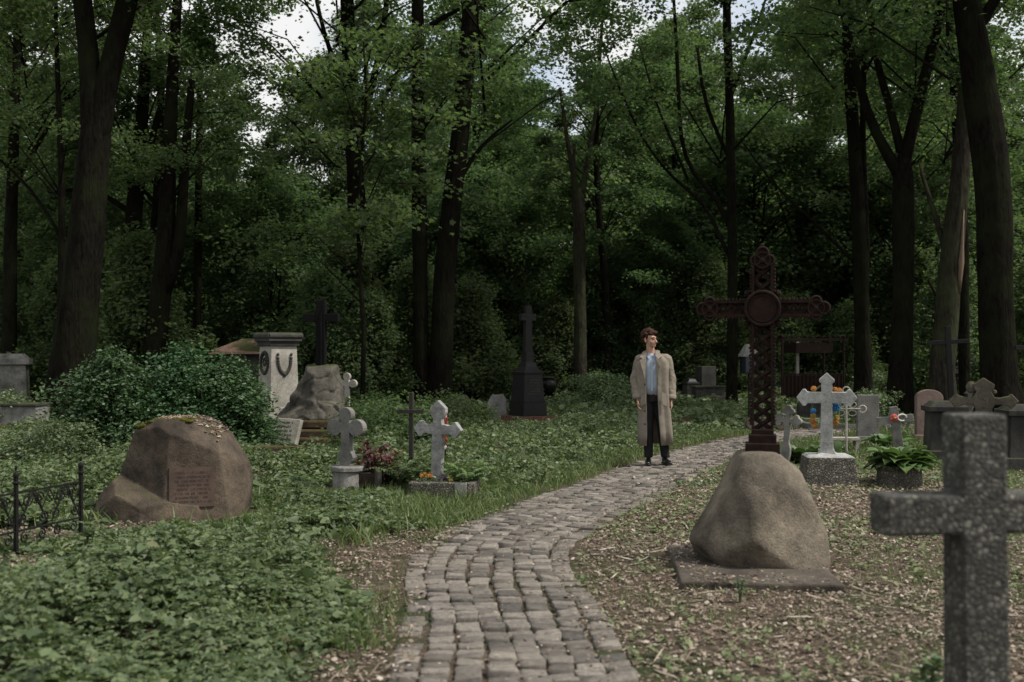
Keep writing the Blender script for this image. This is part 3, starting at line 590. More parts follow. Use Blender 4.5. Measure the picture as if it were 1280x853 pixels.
def cross_poly(prof):
    """prof: right, up, left, down arms, each [(distance, half width), ...]; first entry is the inner corner"""
    pts = []
    for (dx, dz), pr in zip(((1, 0), (0, 1), (-1, 0), (0, -1)), prof):
        px_, pz = -dz, dx
        for i, (a, w) in enumerate(pr): pts.append((dx * a - px_ * w, dz * a - pz * w))
        for i, (a, w) in enumerate(reversed(pr[1:])):
            if w > 1e-6: pts.append((dx * a + px_ * w, dz * a + pz * w))
    return pts
def arc(c, r, a0, a1, n=8): return [(c + r * math.cos(R(a0 + (a1 - a0) * i / n)), r * math.sin(R(a0 + (a1 - a0) * i / n))) for i in range(n + 1)]
def pointed(w, L, hw, hl): return [(w, w), (L - hl, w), (L - hl * .8, hw), (L - hl * .35, hw), (L, 0)]
def round_end(w, L, r): return [(w, w)] + [(a, b) for a, b in arc(L - r, r, 180 - math.degrees(math.asin(min(1, w / r))), 0, 8)]
def trefoil(w, L, r):
    c1 = L - 1.9 * r; return [(w, w), (c1 - r, w)] + [(c1 + r * math.cos(R(a)) * .9, w * .6 + r + r * .9 * math.sin(R(a)) - r * .25) for a in (190, 150, 100, 50, 0)] + [(L - r + r * math.cos(R(a)), r * math.sin(R(a))) for a in (75, 50, 25, 0)]
def flat(w, L): return [(w, w), (L, w)]
def lines(mb, x0, x1, z0, z1, rows, y, rg, h=.5, t=.002):
    for i in range(rows):
        z = z1 - (z1 - z0) * (i + .5) / rows; hh = (z1 - z0) / rows * h; x = x0 + (x1 - x0) * rg.uniform(0, .15); xe = x1 - (x1 - x0) * rg.uniform(0, .15)
        while x < xe:
            w = hh * rg.uniform(.35, .8)
            if rg.random() < .84:
                mb.box((x + w / 2 - w * .35, y, z), (w * .22, t, hh)); 
                if rg.random() < .6: mb.box((x + w / 2, y, z + hh * (.4 if rg.random() < .5 else -.4)), (w * .7, t * .8, hh * .18))
                if rg.random() < .6: mb.box((x + w / 2 + w * .3, y, z), (w * .2, t * 1.2, hh))
            x += w * 1.25
def rock(name, mat, polys, voxel, loc, parent=None, amp=0.03, crack=1.0, fr=2.0, seed=0, rz=0, smooth=6):
    """union of convex stones, each a list of (nx,ny,nz,d) planes; voxel-merged, then weathered"""
    mb = MB(); bm = bmesh.new()
    for (c, planes) in polys:
        tb = bmesh.new(); bmesh.ops.create_cube(tb, size=6.0)
        for nx, ny, nz_, d in planes:
            n = Vector((nx, ny, nz_)).normalized()
            rs = bmesh.ops.bisect_plane(tb, geom=tb.verts[:] + tb.edges[:] + tb.faces[:], plane_co=n * d, plane_no=n, clear_outer=True)
            eds = [e for e in tb.edges if e.is_boundary]
            if eds: bmesh.ops.holes_fill(tb, edges=eds)
        tb.verts.ensure_lookup_table(); tb.faces.ensure_lookup_table()
        mb.add([v.co + Vector(c) for v in tb.verts], [[v.index for v in f.verts] for f in tb.faces]); tb.free()
    bm.free()
    o = mb.build(name, mat, None, smooth=True)
    md = o.modifiers.new("r", 'REMESH'); md.mode = 'VOXEL'; md.voxel_size = voxel; md.use_smooth_shade = True
    sm = o.modifiers.new("s", 'SMOOTH'); sm.iterations = smooth; sm.factor = .5
    apply_mods(o); me = o.data
    n = len(me.vertices); co = np.empty(n * 3, dtype=np.float32); me.vertices.foreach_get("co", co); co = co.reshape(-1, 3)
    no = np.array([tuple(v.normal) for v in me.vertices])
    for i in range(n):
        p = Vector(co[i]) * fr + Vector((seed, seed * 2, 0)); rr_ = abs(noise.noise(p * .9 + Vector((9, 3, 5)))); d = -crack * min(amp, .02) * 1.5 * max(0, 1 - rr_ / .05) + noise.fractal(p, 1.0, 2.1, 5) * amp + noise.noise(Vector((p.x * .6, p.y * .6, p.z * 2.2))) * amp * .5
        co[i] += no[i] * d
    me.vertices.foreach_set("co", co.ravel()); me.update(); me.polygons.foreach_set("use_smooth", [True] * len(me.polygons))
    if not me.materials: me.materials.append(mat)
    o.location = loc; o.rotation_euler = (0, 0, rz)
    if parent: o.parent = parent
    return o
def flower(mb_pet, c, r, rg, n=7):
    for k in range(n):
        th = 2 * math.pi * k / n; mb_pet.ball((c[0] + r * .55 * math.cos(th), c[1] + rg.normal(0, r * .15), c[2] + r * .55 * math.sin(th)), r * .5, 6, (1, .5, 1))
    mb_pet.ball(c, r * .45, 6)
rg = np.random.default_rng(33)

# ---- 1. large inscribed boulder at the left
gp = G(213, 650); CLEAR += [(gp.x, gp.y + .35, .62), (gp.x + .25, gp.y + .3, .55), (gp.x - .3, gp.y + .3, .5)]
t = thing("boulder_monument", "large brown boulder tombstone with engraved panel and moss on top, left of the path", "tombstone", (gp.x - .02, gp.y + .4, 0), R(0)); t.scale = (.94, 1, 1.03)
main = [(0, 0, -1, .1), (0, 0, 1, .90), (.46, -.05, .89, .857), (.81, -.05, .58, .788), (.99, -.05, .16, .704), (1, .1, -.1, .66), (-.94, -.05, .34, .667), (-.25, 0, .97, .915), (-.35, -.93, .12, .44), (.30, -.95, .08, .42), (.76, -.62, .16, .60), (.45, -.62, .64, .74), (.1, -.72, .70, .80), (-.35, -.62, .70, .83), (.62, -.3, .72, .80), (0, 1, .1, .45), (.5, .8, .2, .6), (-.3, .75, .6, .74)]
foot = [(0, 0, -1, .1), (.25, -.3, 1, .30), (-.95, -.1, .25, .72), (-.5, -.75, .5, .66), (-.3, -.95, .15, .60), (.1, -.6, .8, .42), (.35, -.9, .2, .48), (1, 0, 0, .35), (0, 1, 0, .3), (-.7, 0, .7, .62)]
rock("stone_body", M['boulder'], [((0, 0, 0), main), ((-.06, 0, 0), foot)], .012, (0, 0, 0), t, crack=.35, amp=.006, fr=3.6, seed=3, smooth=0)
an = math.atan2(.30, .95); pl = MB(); pl.box((0, 0, 0), (.43, .03, .36)); pn = pl.build("inscription_panel", stone("polished_panel", (0.115, 0.076, 0.058), (0.08, 0.056, 0.045), 8, stain=.5, rough=.5, bmp=.1), t, loc=(.22, -.353, .29), rot=(R(-4.6), 0, an))
ln = MB(); lines(ln, -.19, .19, -.15, .15, 8, -.0155, rg, .55); ln.build("inscription", M['engr2'], pn)
V = []; n = 420; px_ = rg.uniform(-.25, .42, n); py_ = rg.uniform(-.16, .3, n); s_ = MB()
hz_ = lambda x, y: np.min([(d_ - a_ * x - b_ * y) / c_ for a_, b_, c_, d_ in [(p[0] / math.hypot(*p[:3]), p[1] / math.hypot(*p[:3]), p[2] / math.hypot(*p[:3]), p[3]) for p in main] if c_ > .3], axis=0)
pos = np.stack([px_, py_, hz_(px_, py_) + rg.uniform(-.003, .014, n)], 1)
V, Fc = leaves_vf(pos, rand_dirs(n, rg, .15), rg.normal(0, .3, (n, 3)) + (0, 0, 1), rg.uniform(.02, .05, n), T_LITTER); lo = npmesh("fallen_leaves", V, Fc, M['litter'], t)
mc = MB()
for i in range(240): x_, y_ = rg.uniform(-.40, .14), rg.uniform(-.20, .2); mc.ball((x_, y_, float(hz_(x_, y_)) - .008), rg.uniform(.02, .055), 7, (1, 1, .4))
M['moss'] = plain("moss", (0.055, 0.055, 0.012), rough=1, spec=.05, var=.6, scale=40, bmp=1); mc.build("moss_cushion", M['moss'], t, smooth=True)

# ---- 2. iron cross on a rounded boulder
gp = G(948, 712); bx_, by_ = gp.x, gp.y + .22; CLEAR += [(bx_, by_, .60), (bx_ - .25, by_ - .5, .34), (bx_ + .2, by_ - .5, .34)]
rg2 = np.random.default_rng(4)
slab = MB(); slab.prism([(-.58, 0), (-.56, .1), (.50, .1), (.53, 0)], -.86, .45); s_o = slab.build("stone_slab", M['soilslab'], None, bevel=.015, loc=(bx_ - .02, by_, -.055), rot=(0, 0, R(-5)))
tag(s_o, "flat dusty slab under the rounded boulder of the iron cross", "slab")
bpl = [(0, 0, -1, .02), (-.88, -.02, .47, .455), (-.62, -.70, .30, .47), (.30, -.93, .20, .46), (.94, -.1, .34, .56), (1, -.1, .05, .52), (0, 1, .3, .45), (.60, -.1, .80, .745), (-.05, 0, 1, .80), (.05, -.66, .75, .70), (.6, -.6, .55, .63), (.75, .6, .3, .5), (-.7, .6, .4, .45), (-.25, -.85, .48, .56), (-.2, -.85, -.5, .315), (-.8, -.1, -.6, .27)]
rk = rock("boulder", M['granite'], [((0, 0, 0), bpl)], .02, (bx_, by_, .03), None, crack=0, amp=.016, fr=2.4, seed=8, smooth=16)
tag(rk, "rounded granite boulder on the right carrying the ornate iron cross", "boulder")
t = thing("iron_cross", "tall ornate rusty openwork iron cross standing on the rounded boulder", "cross", (bx_ + .09, by_ + .03, .825), R(-13)); t.scale = (.96, .96, .97)
TZ, AZ = 1.56, 1.10                     # top and arm height above the boulder
ft = MB(); ft.box((0, 0, .03), (.26, .2, .08)).box((0, 0, .10), (.21, .155, .07)).box((0, 0, .15), (.17, .12, .05)); ft.build("foot", M['rust'], t, bevel=.006)
def lattice(mb, x0, x1, z0, z1, vert=True, w=.02, d=.085):
    if vert:
        for s in (x0 + w / 2, x1 - w / 2): mb.box((s, 0, (z0 + z1) / 2), (w, d, z1 - z0))
        cw = x1 - x0 - w * 1.2; n = int((z1 - z0) / (cw * .62)); h = (z1 - z0) / n
        for i in range(n):
            for sg in (-1, 1):
                mb.tube([(-sg * cw / 2 + (x0 + x1) / 2, 0, z0 + i * h), (sg * cw / 2 + (x0 + x1) / 2, 0, z0 + (i + 1) * h)], .0205, 5)
            mb.ball(((x0 + x1) / 2, -.01, z0 + (i + .5) * h), .021, 6); 
            for sg in (-1, 1): mb.ball(((x0 + x1) / 2 + sg * cw * .36, 0, z0 + i * h), .0235, 6)
    else:
        for s in (z0 + w / 2, z1 - w / 2): mb.box(((x0 + x1) / 2, 0, s), (x1 - x0, d, w))
        cw = z1 - z0 - w * 1.2; n = max(2, int((x1 - x0) / (cw * .62))); h = (x1 - x0) / n
        for i in range(n):
            for sg in (-1, 1): mb.tube([(x0 + i * h, 0, -sg * cw / 2 + (z0 + z1) / 2), (x0 + (i + 1) * h, 0, sg * cw / 2 + (z0 + z1) / 2)], .0205, 5)
            mb.ball((x0 + (i + .5) * h, -.01, (z0 + z1) / 2), .021, 6)
def beads(mb, p0, p1, r=.012, step=.027, ys=(-.035, .035)):
    p0, p1 = Vector(p0), Vector(p1); n = int((p1 - p0).length / step)
    for i in range(n):
        q = p0.lerp(p1, (i + .5) / n)
        for y in ys: mb.ball((q.x, y, q.z), r, 5)
hw = .082
b_ = MB(); lattice(b_, -hw, hw, .17, AZ - .10); lattice(b_, -hw, hw, AZ + .10, TZ - .13); sh_ = b_.build("shaft", M['rust'], t)
b_ = MB()
for s in (-1, 1):
    b_ = MB(); x0, x1 = sorted((s * .11, s * .36)); lattice(b_, x0, x1, AZ - .062, AZ + .062, False); b_.build('crossarm', M['rust'], t)
b_ = MB()
for s in (-1, 1):
    beads(b_, (s * (hw + .008), 0, .2), (s * (hw + .008), 0, AZ - .12)); beads(b_, (s * (hw + .008), 0, AZ + .12), (s * (hw + .008), 0, TZ - .15))
    for z in (-.070, .070): beads(b_, (s * .12, 0, AZ + z), (s * .36, 0, AZ + z))
    for i in range(14):                                   # scalloped fringe along the sides
        z = .22 + i * .062; b_.tube([(s * hw, 0, z), (s * (hw + .022), 0, z + .02), (s * hw, 0, z + .04)], .006, 4)
b_.build("bead_trim", M['rust'], t)
for nm, (cx, cz, dx, dz) in (("arm_end", (.40, AZ, 1, 0)), ("arm_end", (-.40, AZ, -1, 0)), ("finial", (0, TZ - .09, 0, 1))):
    b_ = MB(); r = .058
    for (ox, oz, rr) in ((0, 0, .060), (dx * .055, dz * .055, .044), (dz * .052, dx * .052, .036), (-dz * .052, -dx * .052, .036)):
        pts = [(cx + ox + rr * math.cos(2 * math.pi * k / 16), cz + oz + rr * math.sin(2 * math.pi * k / 16)) for k in range(16)]
        b_.prism(pts, -.030 + rr * .1, .030 - rr * .1)
        rgp = [(cx + ox + rr * math.cos(2 * math.pi * k / 14), -.034, cz + oz + rr * math.sin(2 * math.pi * k / 14)) for k in range(15)]
        b_.tube(rgp, .009, 5)
        for k in range(14):
            q = rgp[k]
            if (q[0] - cx) ** 2 + (q[2] - cz) ** 2 > .05 ** 2: b_.ball((q[0], 0, q[2]), .0125, 5)
    b_.ball((cx, -.035, cz), .022, 8, (1, .5, 1))
    if nm == "finial": b_.ball((cx, 0, cz + .118), .016, 6)
    b_.build(nm, M['rust'], t)
b_ = MB(); n = 32
disc = [(.128 * math.cos(2 * math.pi * k / n), AZ + .128 * math.sin(2 * math.pi * k / n)) for k in range(n)]
b_.prism(disc, -.045, .045); b_.tube([(x, -.05, z) for x, z in disc + disc[:1]], .013, 6); b_.tube([(x * .8, -.05, AZ + (z - AZ) * .8) for x, z in disc + disc[:1]], .007, 5)
for k in range(24): b_.ball((.143 * math.cos(2 * math.pi * k / 24), 0, AZ + .143 * math.sin(2 * math.pi * k / 24)), .014, 5)
for a in (45, 135, 225, 315): b_.ball((.165 * math.cos(R(a)), 0, AZ + .165 * math.sin(R(a))), .028, 7, (1, .8, 1))
b_.build("medallion", M['rust'], t)

# ---- 3. foreground pebble-mosaic cross
Yc = 3.55; gp = P(1222, 440, Yc); CLEAR += [(gp.x, Yc, .2)]
mb = MB(); z0 = EYE - (640 - HOR) / F * Yc; w = .082; up = EYE - (517 - HOR) / F * Yc
mb.prism([(x, z + z0) for x, z in cross_poly([flat(w, .372)[0:1] + [(.372, .064)], flat(w, up - z0), flat(w, .372)[0:1] + [(.372, .064)], [(.064, w), (z0 + .1, w * 1.12)]])], -.075, .075)
pts = cross_poly([[(w, .066), (.345, .070)], [(.066, w), (up - z0, w * 1.02)], [(w, .066), (.345, .070)], [(.066, w), (z0 + .1, w * 1.08)]])
mb = MB(); mb.prism([(x, z + z0) for x, z in pts], -.075, .075)
o = mb.build("mosaic_cross", M['mosaic'], None, bevel=.014, loc=(gp.x, Yc, 0), rot=(0, R(-.6), R(3))); tag(o, "nearest cross, pebble mosaic set in dark mortar, bottom right corner", "cross")

# ---- 4. grey cross with round lobes on a drum planter
gp = G(432, 612); CLEAR += [(gp.x, gp.y + .15, .33), (gp.x + .32, gp.y + .3, .25)]
t = thing("grave_planter", "round pale stone planter with low kerb holding burgundy plants, left of the path", "planter", (gp.x, gp.y + .2, 0), R(-14))
mb = MB(); mb.lathe([(.185, -.1), (.185, .0), (.18, .19), (.205, .195), (.205, .24), (.19, .255), (.12, .257)], 24); mb.build("drum", M['grey'], t, smooth=False, bevel=.006)
mb = MB(); mb.box((.34, .0, .08), (.05, .7, .3), R(28)).box((.42, .30, .08), (.34, .05, .28), 0); mb.build("kerb", M['greydark'], t, bevel=.008)
o = MB(); o.box((.24, .12, .1), (.3, .4, .15)); o.build("soil", M['soil'], t)
t2 = thing("burgundy_plant", "clump of dark burgundy leaves behind the round lobed grey cross", "plant", (gp.x + .30, gp.y + .28, .14))
n = 260; pos = rg.normal(0, 1, (n, 3)) * (.13, .1, .09) + (0, 0, .17); V, Fc = leaves_vf(pos, rand_dirs(n, rg, .5), rg.normal(0, .6, (n, 3)) + (0, -.2, .7), rg.uniform(.05, .09, n), T_OVATE)
npmesh("leaves", V, Fc, M['redleaf'], t2)
mb = MB()
for i in range(10): a = rg.normal(0, .08, 2); mb.tube([(a[0] * .3, a[1] * .3, -.02), (a[0], a[1], .2)], .006, 4)
mb.build("stems", M['soil'], t2)
mb = MB(); H = .66; s = .009
pr = [round_end(.058, .245, .098), round_end(.058, .235, .085), round_end(.058, .245, .098), [(.058, .058), (.22, .058), (.27, .072), (.31, .098), (.345, .11), (.38, .098), (.41, .072), (.44, .07)]]
mb.prism([(x, z + .44) for x, z in cross_poly(pr)], -.045, .045)
o = mb.build("lobed_cross", M['bluegrey'], None, bevel=.008, loc=(gp.x - .01, gp.y + .16, .255), rot=(0, 0, R(-24))); tag(o, "smooth grey cross with round lobed ends standing on the drum planter", "cross")

# ---- 5. weathered garlanded cross with gabled ends on a kerbed bed
gp = G(555, 622); CLEAR += [(gp.x + .02, gp.y + .25, .42)]
t = thing("kerbed_bed", "low rough kerb of stones round the fern and flower bed beside the path", "grave bed", (gp.x, gp.y + .22, 0), R(-5))
for (c, d, r_, nm) in (((-.02, -.18, .05), (.66, .09, .22), 0, "front_kerb"), ((.30, .06, .05), (.09, .44, .2), 0, "side_kerb"), ((-.34, .06, .05), (.09, .44, .2), 0, "side_kerb"), ((0, .29, .04), (.7, .08, .18), 0, "back_kerb")):
    mb = MB(); mb.box(c, d); mb.build(nm, M['mosaic2'] if nm != "back_kerb" else M['greydark'], t, bevel=.015)
mb = MB(); mb.box((.20, -.182, .055), (.13, .10, .20)); mb.build("pale_kerb_stone", M['grey'], t, bevel=.008)
mb = MB(); mb.box((0, .05, .06), (.6, .42, .12)); mb.build("soil", M['soil'], t)
pr = [[(.055, .055), (.10, .055), (.125, .045), (.17, .055), (.19, .085), (.215, .088), (.285, 0)], [(.055, .055), (.11, .05), (.15, .075), (.19, .092), (.235, .092), (.32, 0)], None, [(.055, .055), (.10, .06), (.135, .075), (.175, .06), (.60, .062)]]
pr[2] = pr[0]
mb = MB(); mb.prism([(x, z + .60) for x, z in cross_poly(pr)], -.04, .04); 
o = mb.build("gabled_cross", M['lich'], None, bevel=.007, loc=(gp.x - .09, gp.y + .22, .12), rot=(0, R(1.5), R(-20))); tag(o, "weathered pale grey cross with gabled arm ends hung with a faded garland", "cross")
t2 = thing("garland", "faded red and white artificial garland hanging behind the gabled cross", "garland", (gp.x - .09, gp.y + .29, .12), R(-20))
mb = MB(); mb.tube([(.05, 0, .86), (.10, -.0, .78), (.09, 0, .6), (.105, 0, .46), (.09, 0, .3)], .008, 5); mb.build("string", M['iron'], t2)
for k, zz in (('f_rust', (.84, .77, .66, .48, .44)), ('f_white', (.74, .40)), ('f_red', (.71, .62, .5))):
    mb = MB(); [flower(mb, (.095 + rg.normal(0, .012), -.01, z), .028, rg) for z in zz]; mb.build("flower", M[k], t2)
def flowers(label, loc, k, n, sx, sy, h, fr_, mk_, cat="flowers", group=None):
    t = thing("flower_clump", label, cat, loc); pet = MB(); st = MB(); ps = []
    for i in range(n):
        x, y, z = rg.normal(0, sx), rg.normal(0, sy), h * rg.uniform(.7, 1.15); st.tube([(x * .7, y * .7, 0), (x, y, z)], .0035, 4); flower(pet, (x, y, z), fr_, rg, 6); ps.append((x, y, z * .6))
    st.build("stems", M['soil'], t); pet.build("petals", M[mk_], t); m_ = n * 14
    pos = np.array([ps[i % n] for i in range(m_)]) + rg.normal(0, .02, (m_, 3)); V, Fc = leaves_vf(pos, rand_dirs(m_, rg, .5), rg.normal(0, .5, (m_, 3)) + (0, 0, .8), rg.uniform(.03, .05, m_), T_OVATE); npmesh("leaves", V, Fc, M['herb'], t); return t
flowers("orange marigolds left of the gabled cross shaft", (gp.x - .21, gp.y + .16, .11), 0, 7, .03, .03, .12, .022, 'f_orange')
flowers("small yellow and orange blooms right of the gabled cross shaft", (gp.x + .04, gp.y + .12, .11), 0, 6, .04, .03, .07, .022, 'f_yellow')
flowers("dark purple pansies at the foot of the gabled cross", (gp.x - .02, gp.y + .17, .11), 0, 6, .03, .02, .1, .02, 'f_purple')
def fern(label, loc, n, L, seed, mat='fern'):
    r = np.random.default_rng(seed); parts = []; st = MB()
    for i in range(n):
        th = r.uniform(0, 6.28); l = L * r.uniform(.7, 1.1); tl = r.uniform(.35, .8); m_ = 16; d = np.array([math.cos(th), math.sin(th), 0])
        u = np.linspace(0, 1, m_); hz = l * tl * u ** 1.3; vz = l * (u * (1.15 - tl * .3) - .55 * u ** 2.6)
        pts = d[None] * hz[:, None] + np.array([0, 0, 1])[None] * vz[:, None]; st.tube(pts[::3], .004, 4, caps=False)
        sd = np.array([-d[1], d[0], 0]); w = .17 * l * np.sin(np.pi * (u * .86 + .12)) ** .8
        for s in (-1, 1):
            ax = sd[None] * s + d[None] * .35 + np.array([0, 0, -.15]); V, Fc = leaves_vf(pts[1:], np.repeat(ax, m_ - 1, 0), np.tile([0, 0, 1.], (m_ - 1, 1)) + r.normal(0, .15, (m_ - 1, 3)), w[1:] * 1.25, (T_DIAMOND[0] * (1, .45, 1), T_DIAMOND[1])); parts.append((V, Fc))
    t = thing("fern", label, "fern", loc); st.build("stalks", M['soil'], t); V, Fc = merge(parts); npmesh("fronds", V, Fc, M[mat], t); return t
fern("green fern arching left of the gabled cross", (gp.x - .30, gp.y + .45, 0), 16, .55, 1); fern("taller yellowish fern growing right of the gabled cross", (gp.x + .22, gp.y + .33, .02), 20, .62, 2); fern("small fern between the lobed cross and the gabled cross", (gp.x - .55, gp.y + .8, 0), 16, .6, 3)

# ---- 6. thin dark wooden cross behind it
gp = G(517, 590); t = thing("wooden_cross", "thin weathered wooden cross standing just behind the gabled grey cross", "cross", (gp.x - .03, gp.y, 0), R(-12))
mb = MB(); mb.box((0, 0, .48), (.055, .045, 1.12)); mb.build("post", M['greywood'], t, bevel=.004)
mb = MB(); mb.box((0, -.035, .79), (.36, .025, .05)); mb.build("crossbar", M['greywood'], t, bevel=.003)

# ---- 7. white stepped pedestal with wreaths (left), rock with black cross, plinth, slab
gp = G(340, 546); t = thing("marble_pedestal", "tall white marble pedestal with carved wreaths and heavy cornice, left of the black cross", "monument", (gp.x, gp.y + .5, 0), R(38))
sc_ = 1 / 70.0; mb = MB(); w = .60
mb.box((0, 0, .15), (w * 1.25, w * 1.25, .36)).box((0, 0, .42), (w * 1.12, w * 1.12, .22)); mb.build("base", M['white'], t, bevel=.012)
mb = MB(); mb.box((0, 0, 1.10), (w * .98, w * .98, 1.16), taper=.88); mb.build("shaft", M['white'], t, bevel=.01)
mb = MB(); mb.box((0, 0, 1.73), (w * 1.0, w * 1.0, .10)).box((0, 0, 1.80), (w * 1.12, w * 1.12, .07))
for s in (-1, 1): mb.tube([(s * w * .5, -w * .56, 1.87), (s * w * .5, w * .56, 1.87)], .065, 12)
mb.tube([(-w * .56, -w * .5, 1.87), (w * .56, -w * .5, 1.87)], .065, 12); mb.tube([(-w * .56, w * .5, 1.87), (w * .56, w * .5, 1.87)], .065, 12); mb.box((0, 0, 1.86), (w * .95, w * .95, .12)); mb.build("cornice", M['greydark'], t, bevel=.01)
for a in (0, 1):
    mb = MB(); c = 1.36; k = 20
    if a == 0:   # full wreath on the left (-x) face
        for i in range(k): th = 2 * math.pi * i / k; mb.ball((-.275, .155 * math.cos(th), c + .19 * math.sin(th)), .042, 6)
        for i in range(7): th = 2 * math.pi * i / 7; mb.ball((-.272, .055 * math.cos(th), c + .02 + .06 * math.sin(th)), .03, 6)
    else:        # hanging swag on the right (-y) face
        for i in range(25): u = math.pi * i / 24; mb.ball((.135 * math.cos(u), -.285 + .02 * math.sin(u), c + .16 - .36 * math.sin(u) ** .8), .030 + .012 * math.sin(u), 6)
        mb.ball((0, -.27, c - .215), .05, 7)
    mb.build("wreath", M['greydark'], t, smooth=True)
gp = G(393, 556); t = thing("stepped_plinth", "mossy stepped masonry plinth under the rock with the black cross", "plinth", (gp.x, gp.y + .6, 0), R(-8))
mb = MB(); mb.box((.1, 0, .10), (1.7, 1.3, .30)); mb.build("lower_step", M['mossy'], t, bevel=.03)
mb = MB(); mb.box((-.03, .02, .33), (1.35, 1.05, .14)); mb.build("upper_step", M['mossy'], t, bevel=.03)
mb = MB(); mb.box((.1, -.75, .0), (2.2, .14, .26), R(3)); mb.build("front_kerb", M['mossy'], t, bevel=.03)
rp = [(0, 0, -1, 0), (-.9, -.1, .4, .47), (-.5, -.85, .15, .36), (.4, -.9, .1, .38), (.95, -.1, .22, .48), (0, 1, .1, .35), (0, 0, 1, .78), (.6, -.2, .8, .74), (-.6, -.2, .75, .68), (0, -.6, .8, .70)]
rf = [(0, 0, -1, 0), (-.9, 0, .4, .52), (0, -1, .2, .38), (1, 0, .2, .5), (0, 1, 0, .3), (0, 0, 1, .26), (-.4, -.3, .9, .32)]
rp = [(p[0], p[1], p[2], p[3] * (1.2 if p[2] > .6 else 1.08)) for p in rp]; rf = [(p[0], p[1], p[2], p[3] * 1.15) for p in rf]
o = rock("rock", M['rock'], [((0, 0, 0), rp), ((-.03, 0, 0), rf)], .025, (gp.x - .10, gp.y + .6, .39), None, amp=.05, fr=2.4, seed=5, smooth=3); tag(o, "grey craggy rock on the mossy plinth carrying the black cross", "rock")
t = thing("black_cross", "plain black wooden cross on top of the craggy rock, left of centre", "cross", (gp.x + .0, gp.y + .62, 1.27), R(-6))
mb = MB(); mb.box((0, 0, .58), (.165, .13, 1.24)); mb.build("post", M['blackwood'], t, bevel=.006)
for s in (-1, 1): mb = MB(); mb.box((s * .20, 0, .895), (.235, .125, .14)); mb.build("arm", M['blackwood'], t, bevel=.006)
mb = MB(); mb.box((.012, -.075, .52), (.03, .022, .95)); mb.build("molding", M['blackwood'], t)
gp2 = G(350, 560); t = thing("inscribed_slab", "pale slanted slab with rows of worn lettering below the marble pedestal", "gravestone", (gp2.x, gp2.y + .1, .04), R(-14))
mb = MB(); mb.prism([(-.30, 0), (.27, 0), (.33, .42), (-.24, .45)], -.05, .06); mb.build("slab", M['white'], t, bevel=.01, rot=(R(-12), 0, 0))
ln = MB(); lines(ln, -.22, .24, .06, .40, 5, -.052, rg, .45, .003); ln.build("lettering", M['engr'], t, rot=(R(-12), 0, 0))
CLEAR += [(gp.x + .1, gp.y + .6, .8), (gp2.x, gp2.y + .3, .3)]
o = MB().box((0, 0, .08), (1.1, .18, .3)).build("mossy_kerb", M['mossy'], None, bevel=.03, loc=(G(335, 578).x, 14.6, 0), rot=(0, 0, R(-4))); tag(o, "mossy brown kerb half sunk in the weeds below the slanted slab", "kerb")
# small white cross right of the rock
Yw = 19; gp3 = P(434, 440, Yw); mb = MB(); pr = [round_end(.045, .20, .075), round_end(.045, .20, .07), round_end(.045, .20, .075), [(.045, .045), (.85, .05)]]
mb.prism([(x, z + .98) for x, z in cross_poly(pr)], -.035, .035); o = mb.build("small_white_cross", M['white'], None, bevel=.006, loc=(gp3.x, Yw, 0), rot=(0, 0, R(-15))); tag(o, "small bright white cross with rounded ends right of the craggy rock", "cross")

# ---- 8. low roofed ruin behind the pedestal
gp = P(335, 440, 26); t = thing("crypt", "low crypt with a sagging faded reddish roof behind the marble pedestal", "crypt", (gp.x, 26, 0), R(4)); t.scale = (1, 1, 1.14)
mb = MB(); mb.box((0, 0, .65), (2.0, 1.8, 1.34)); mb.build("wall", M['greydark'], t, bevel=.01)
mb = MB(); mb.add([(-1.25, -1.1, 1.33), (1.25, -1.1, 1.33), (1.25, 1.1, 1.33), (-1.25, 1.1, 1.33), (-.6, -.3, 1.66), (.7, -.3, 1.72), (.7, .3, 1.72), (-.6, .3, 1.66), (-1.25, -1.1, 1.38), (1.25, -1.1, 1.38), (1.25, 1.1, 1.38), (-1.25, 1.1, 1.38)],
    [(3, 2, 1, 0), (0, 1, 9, 8), (1, 2, 10, 9), (2, 3, 11, 10), (3, 0, 8, 11), (8, 9, 5, 4), (9, 10, 6, 5), (10, 11, 7, 6), (11, 8, 4, 7), (4, 5, 6, 7)]); mb.build("roof", M['roofm'], t)
mb = MB(); mb.box((.55, -.91, .62), (.42, .04, 1.2)); mb.build("doorway", M['iron'], t)

# ---- 9. black obelisk with cross
gp = G(660, 531); t = thing("obelisk_monument", "black granite pedestal topped with a tall cross on a red granite step, centre", "monument", (gp.x, gp.y + .5, 0), R(33))
CLEAR += [(gp.x, gp.y + .5, .7)]
mb = MB(); mb.box((0, 0, .05), (.86, .86, .24)); mb.build("granite_step", M['redgran'], t, bevel=.01)
mb = MB(); mb.box((0, 0, .31), (.62, .62, .28), taper=.96).box((0, 0, .47), (.56, .56, .05)); mb.build("base", M['black'], t, bevel=.008)
mb = MB(); mb.box((0, 0, .79), (.54, .54, .60), taper=.86); die = mb.build("die", M['black'], t, bevel=.008)
ln = MB(); lines(ln, -.17, .17, .62, .98, 6, -.258, rg, .4, .004); ln.build("lettering", plain("gilt_worn", (.10, .09, .075)), t)
mb = MB(); mb.box((0, 0, 1.11), (.52, .52, .05)).box((0, 0, 1.18), (.46, .46, .10), taper=.7).box((0, 0, 1.28), (.32, .32, .12), taper=.8); mb.build("cornice", M['black'], t, bevel=.008)
mb = MB(); mb.box((0, 0, 1.44), (.21, .21, .24), taper=.9); mb.prism([(x, z + 2.33) for x, z in cross_poly([flat(.075, .19)[0:1] + [(.19, .075)], flat(.075, .25), [(.075, .075), (.19, .075)], [(.075, .075), (.80, .10)]])], -.06, .06); mb.build("cross", M['black'], t, bevel=.006)

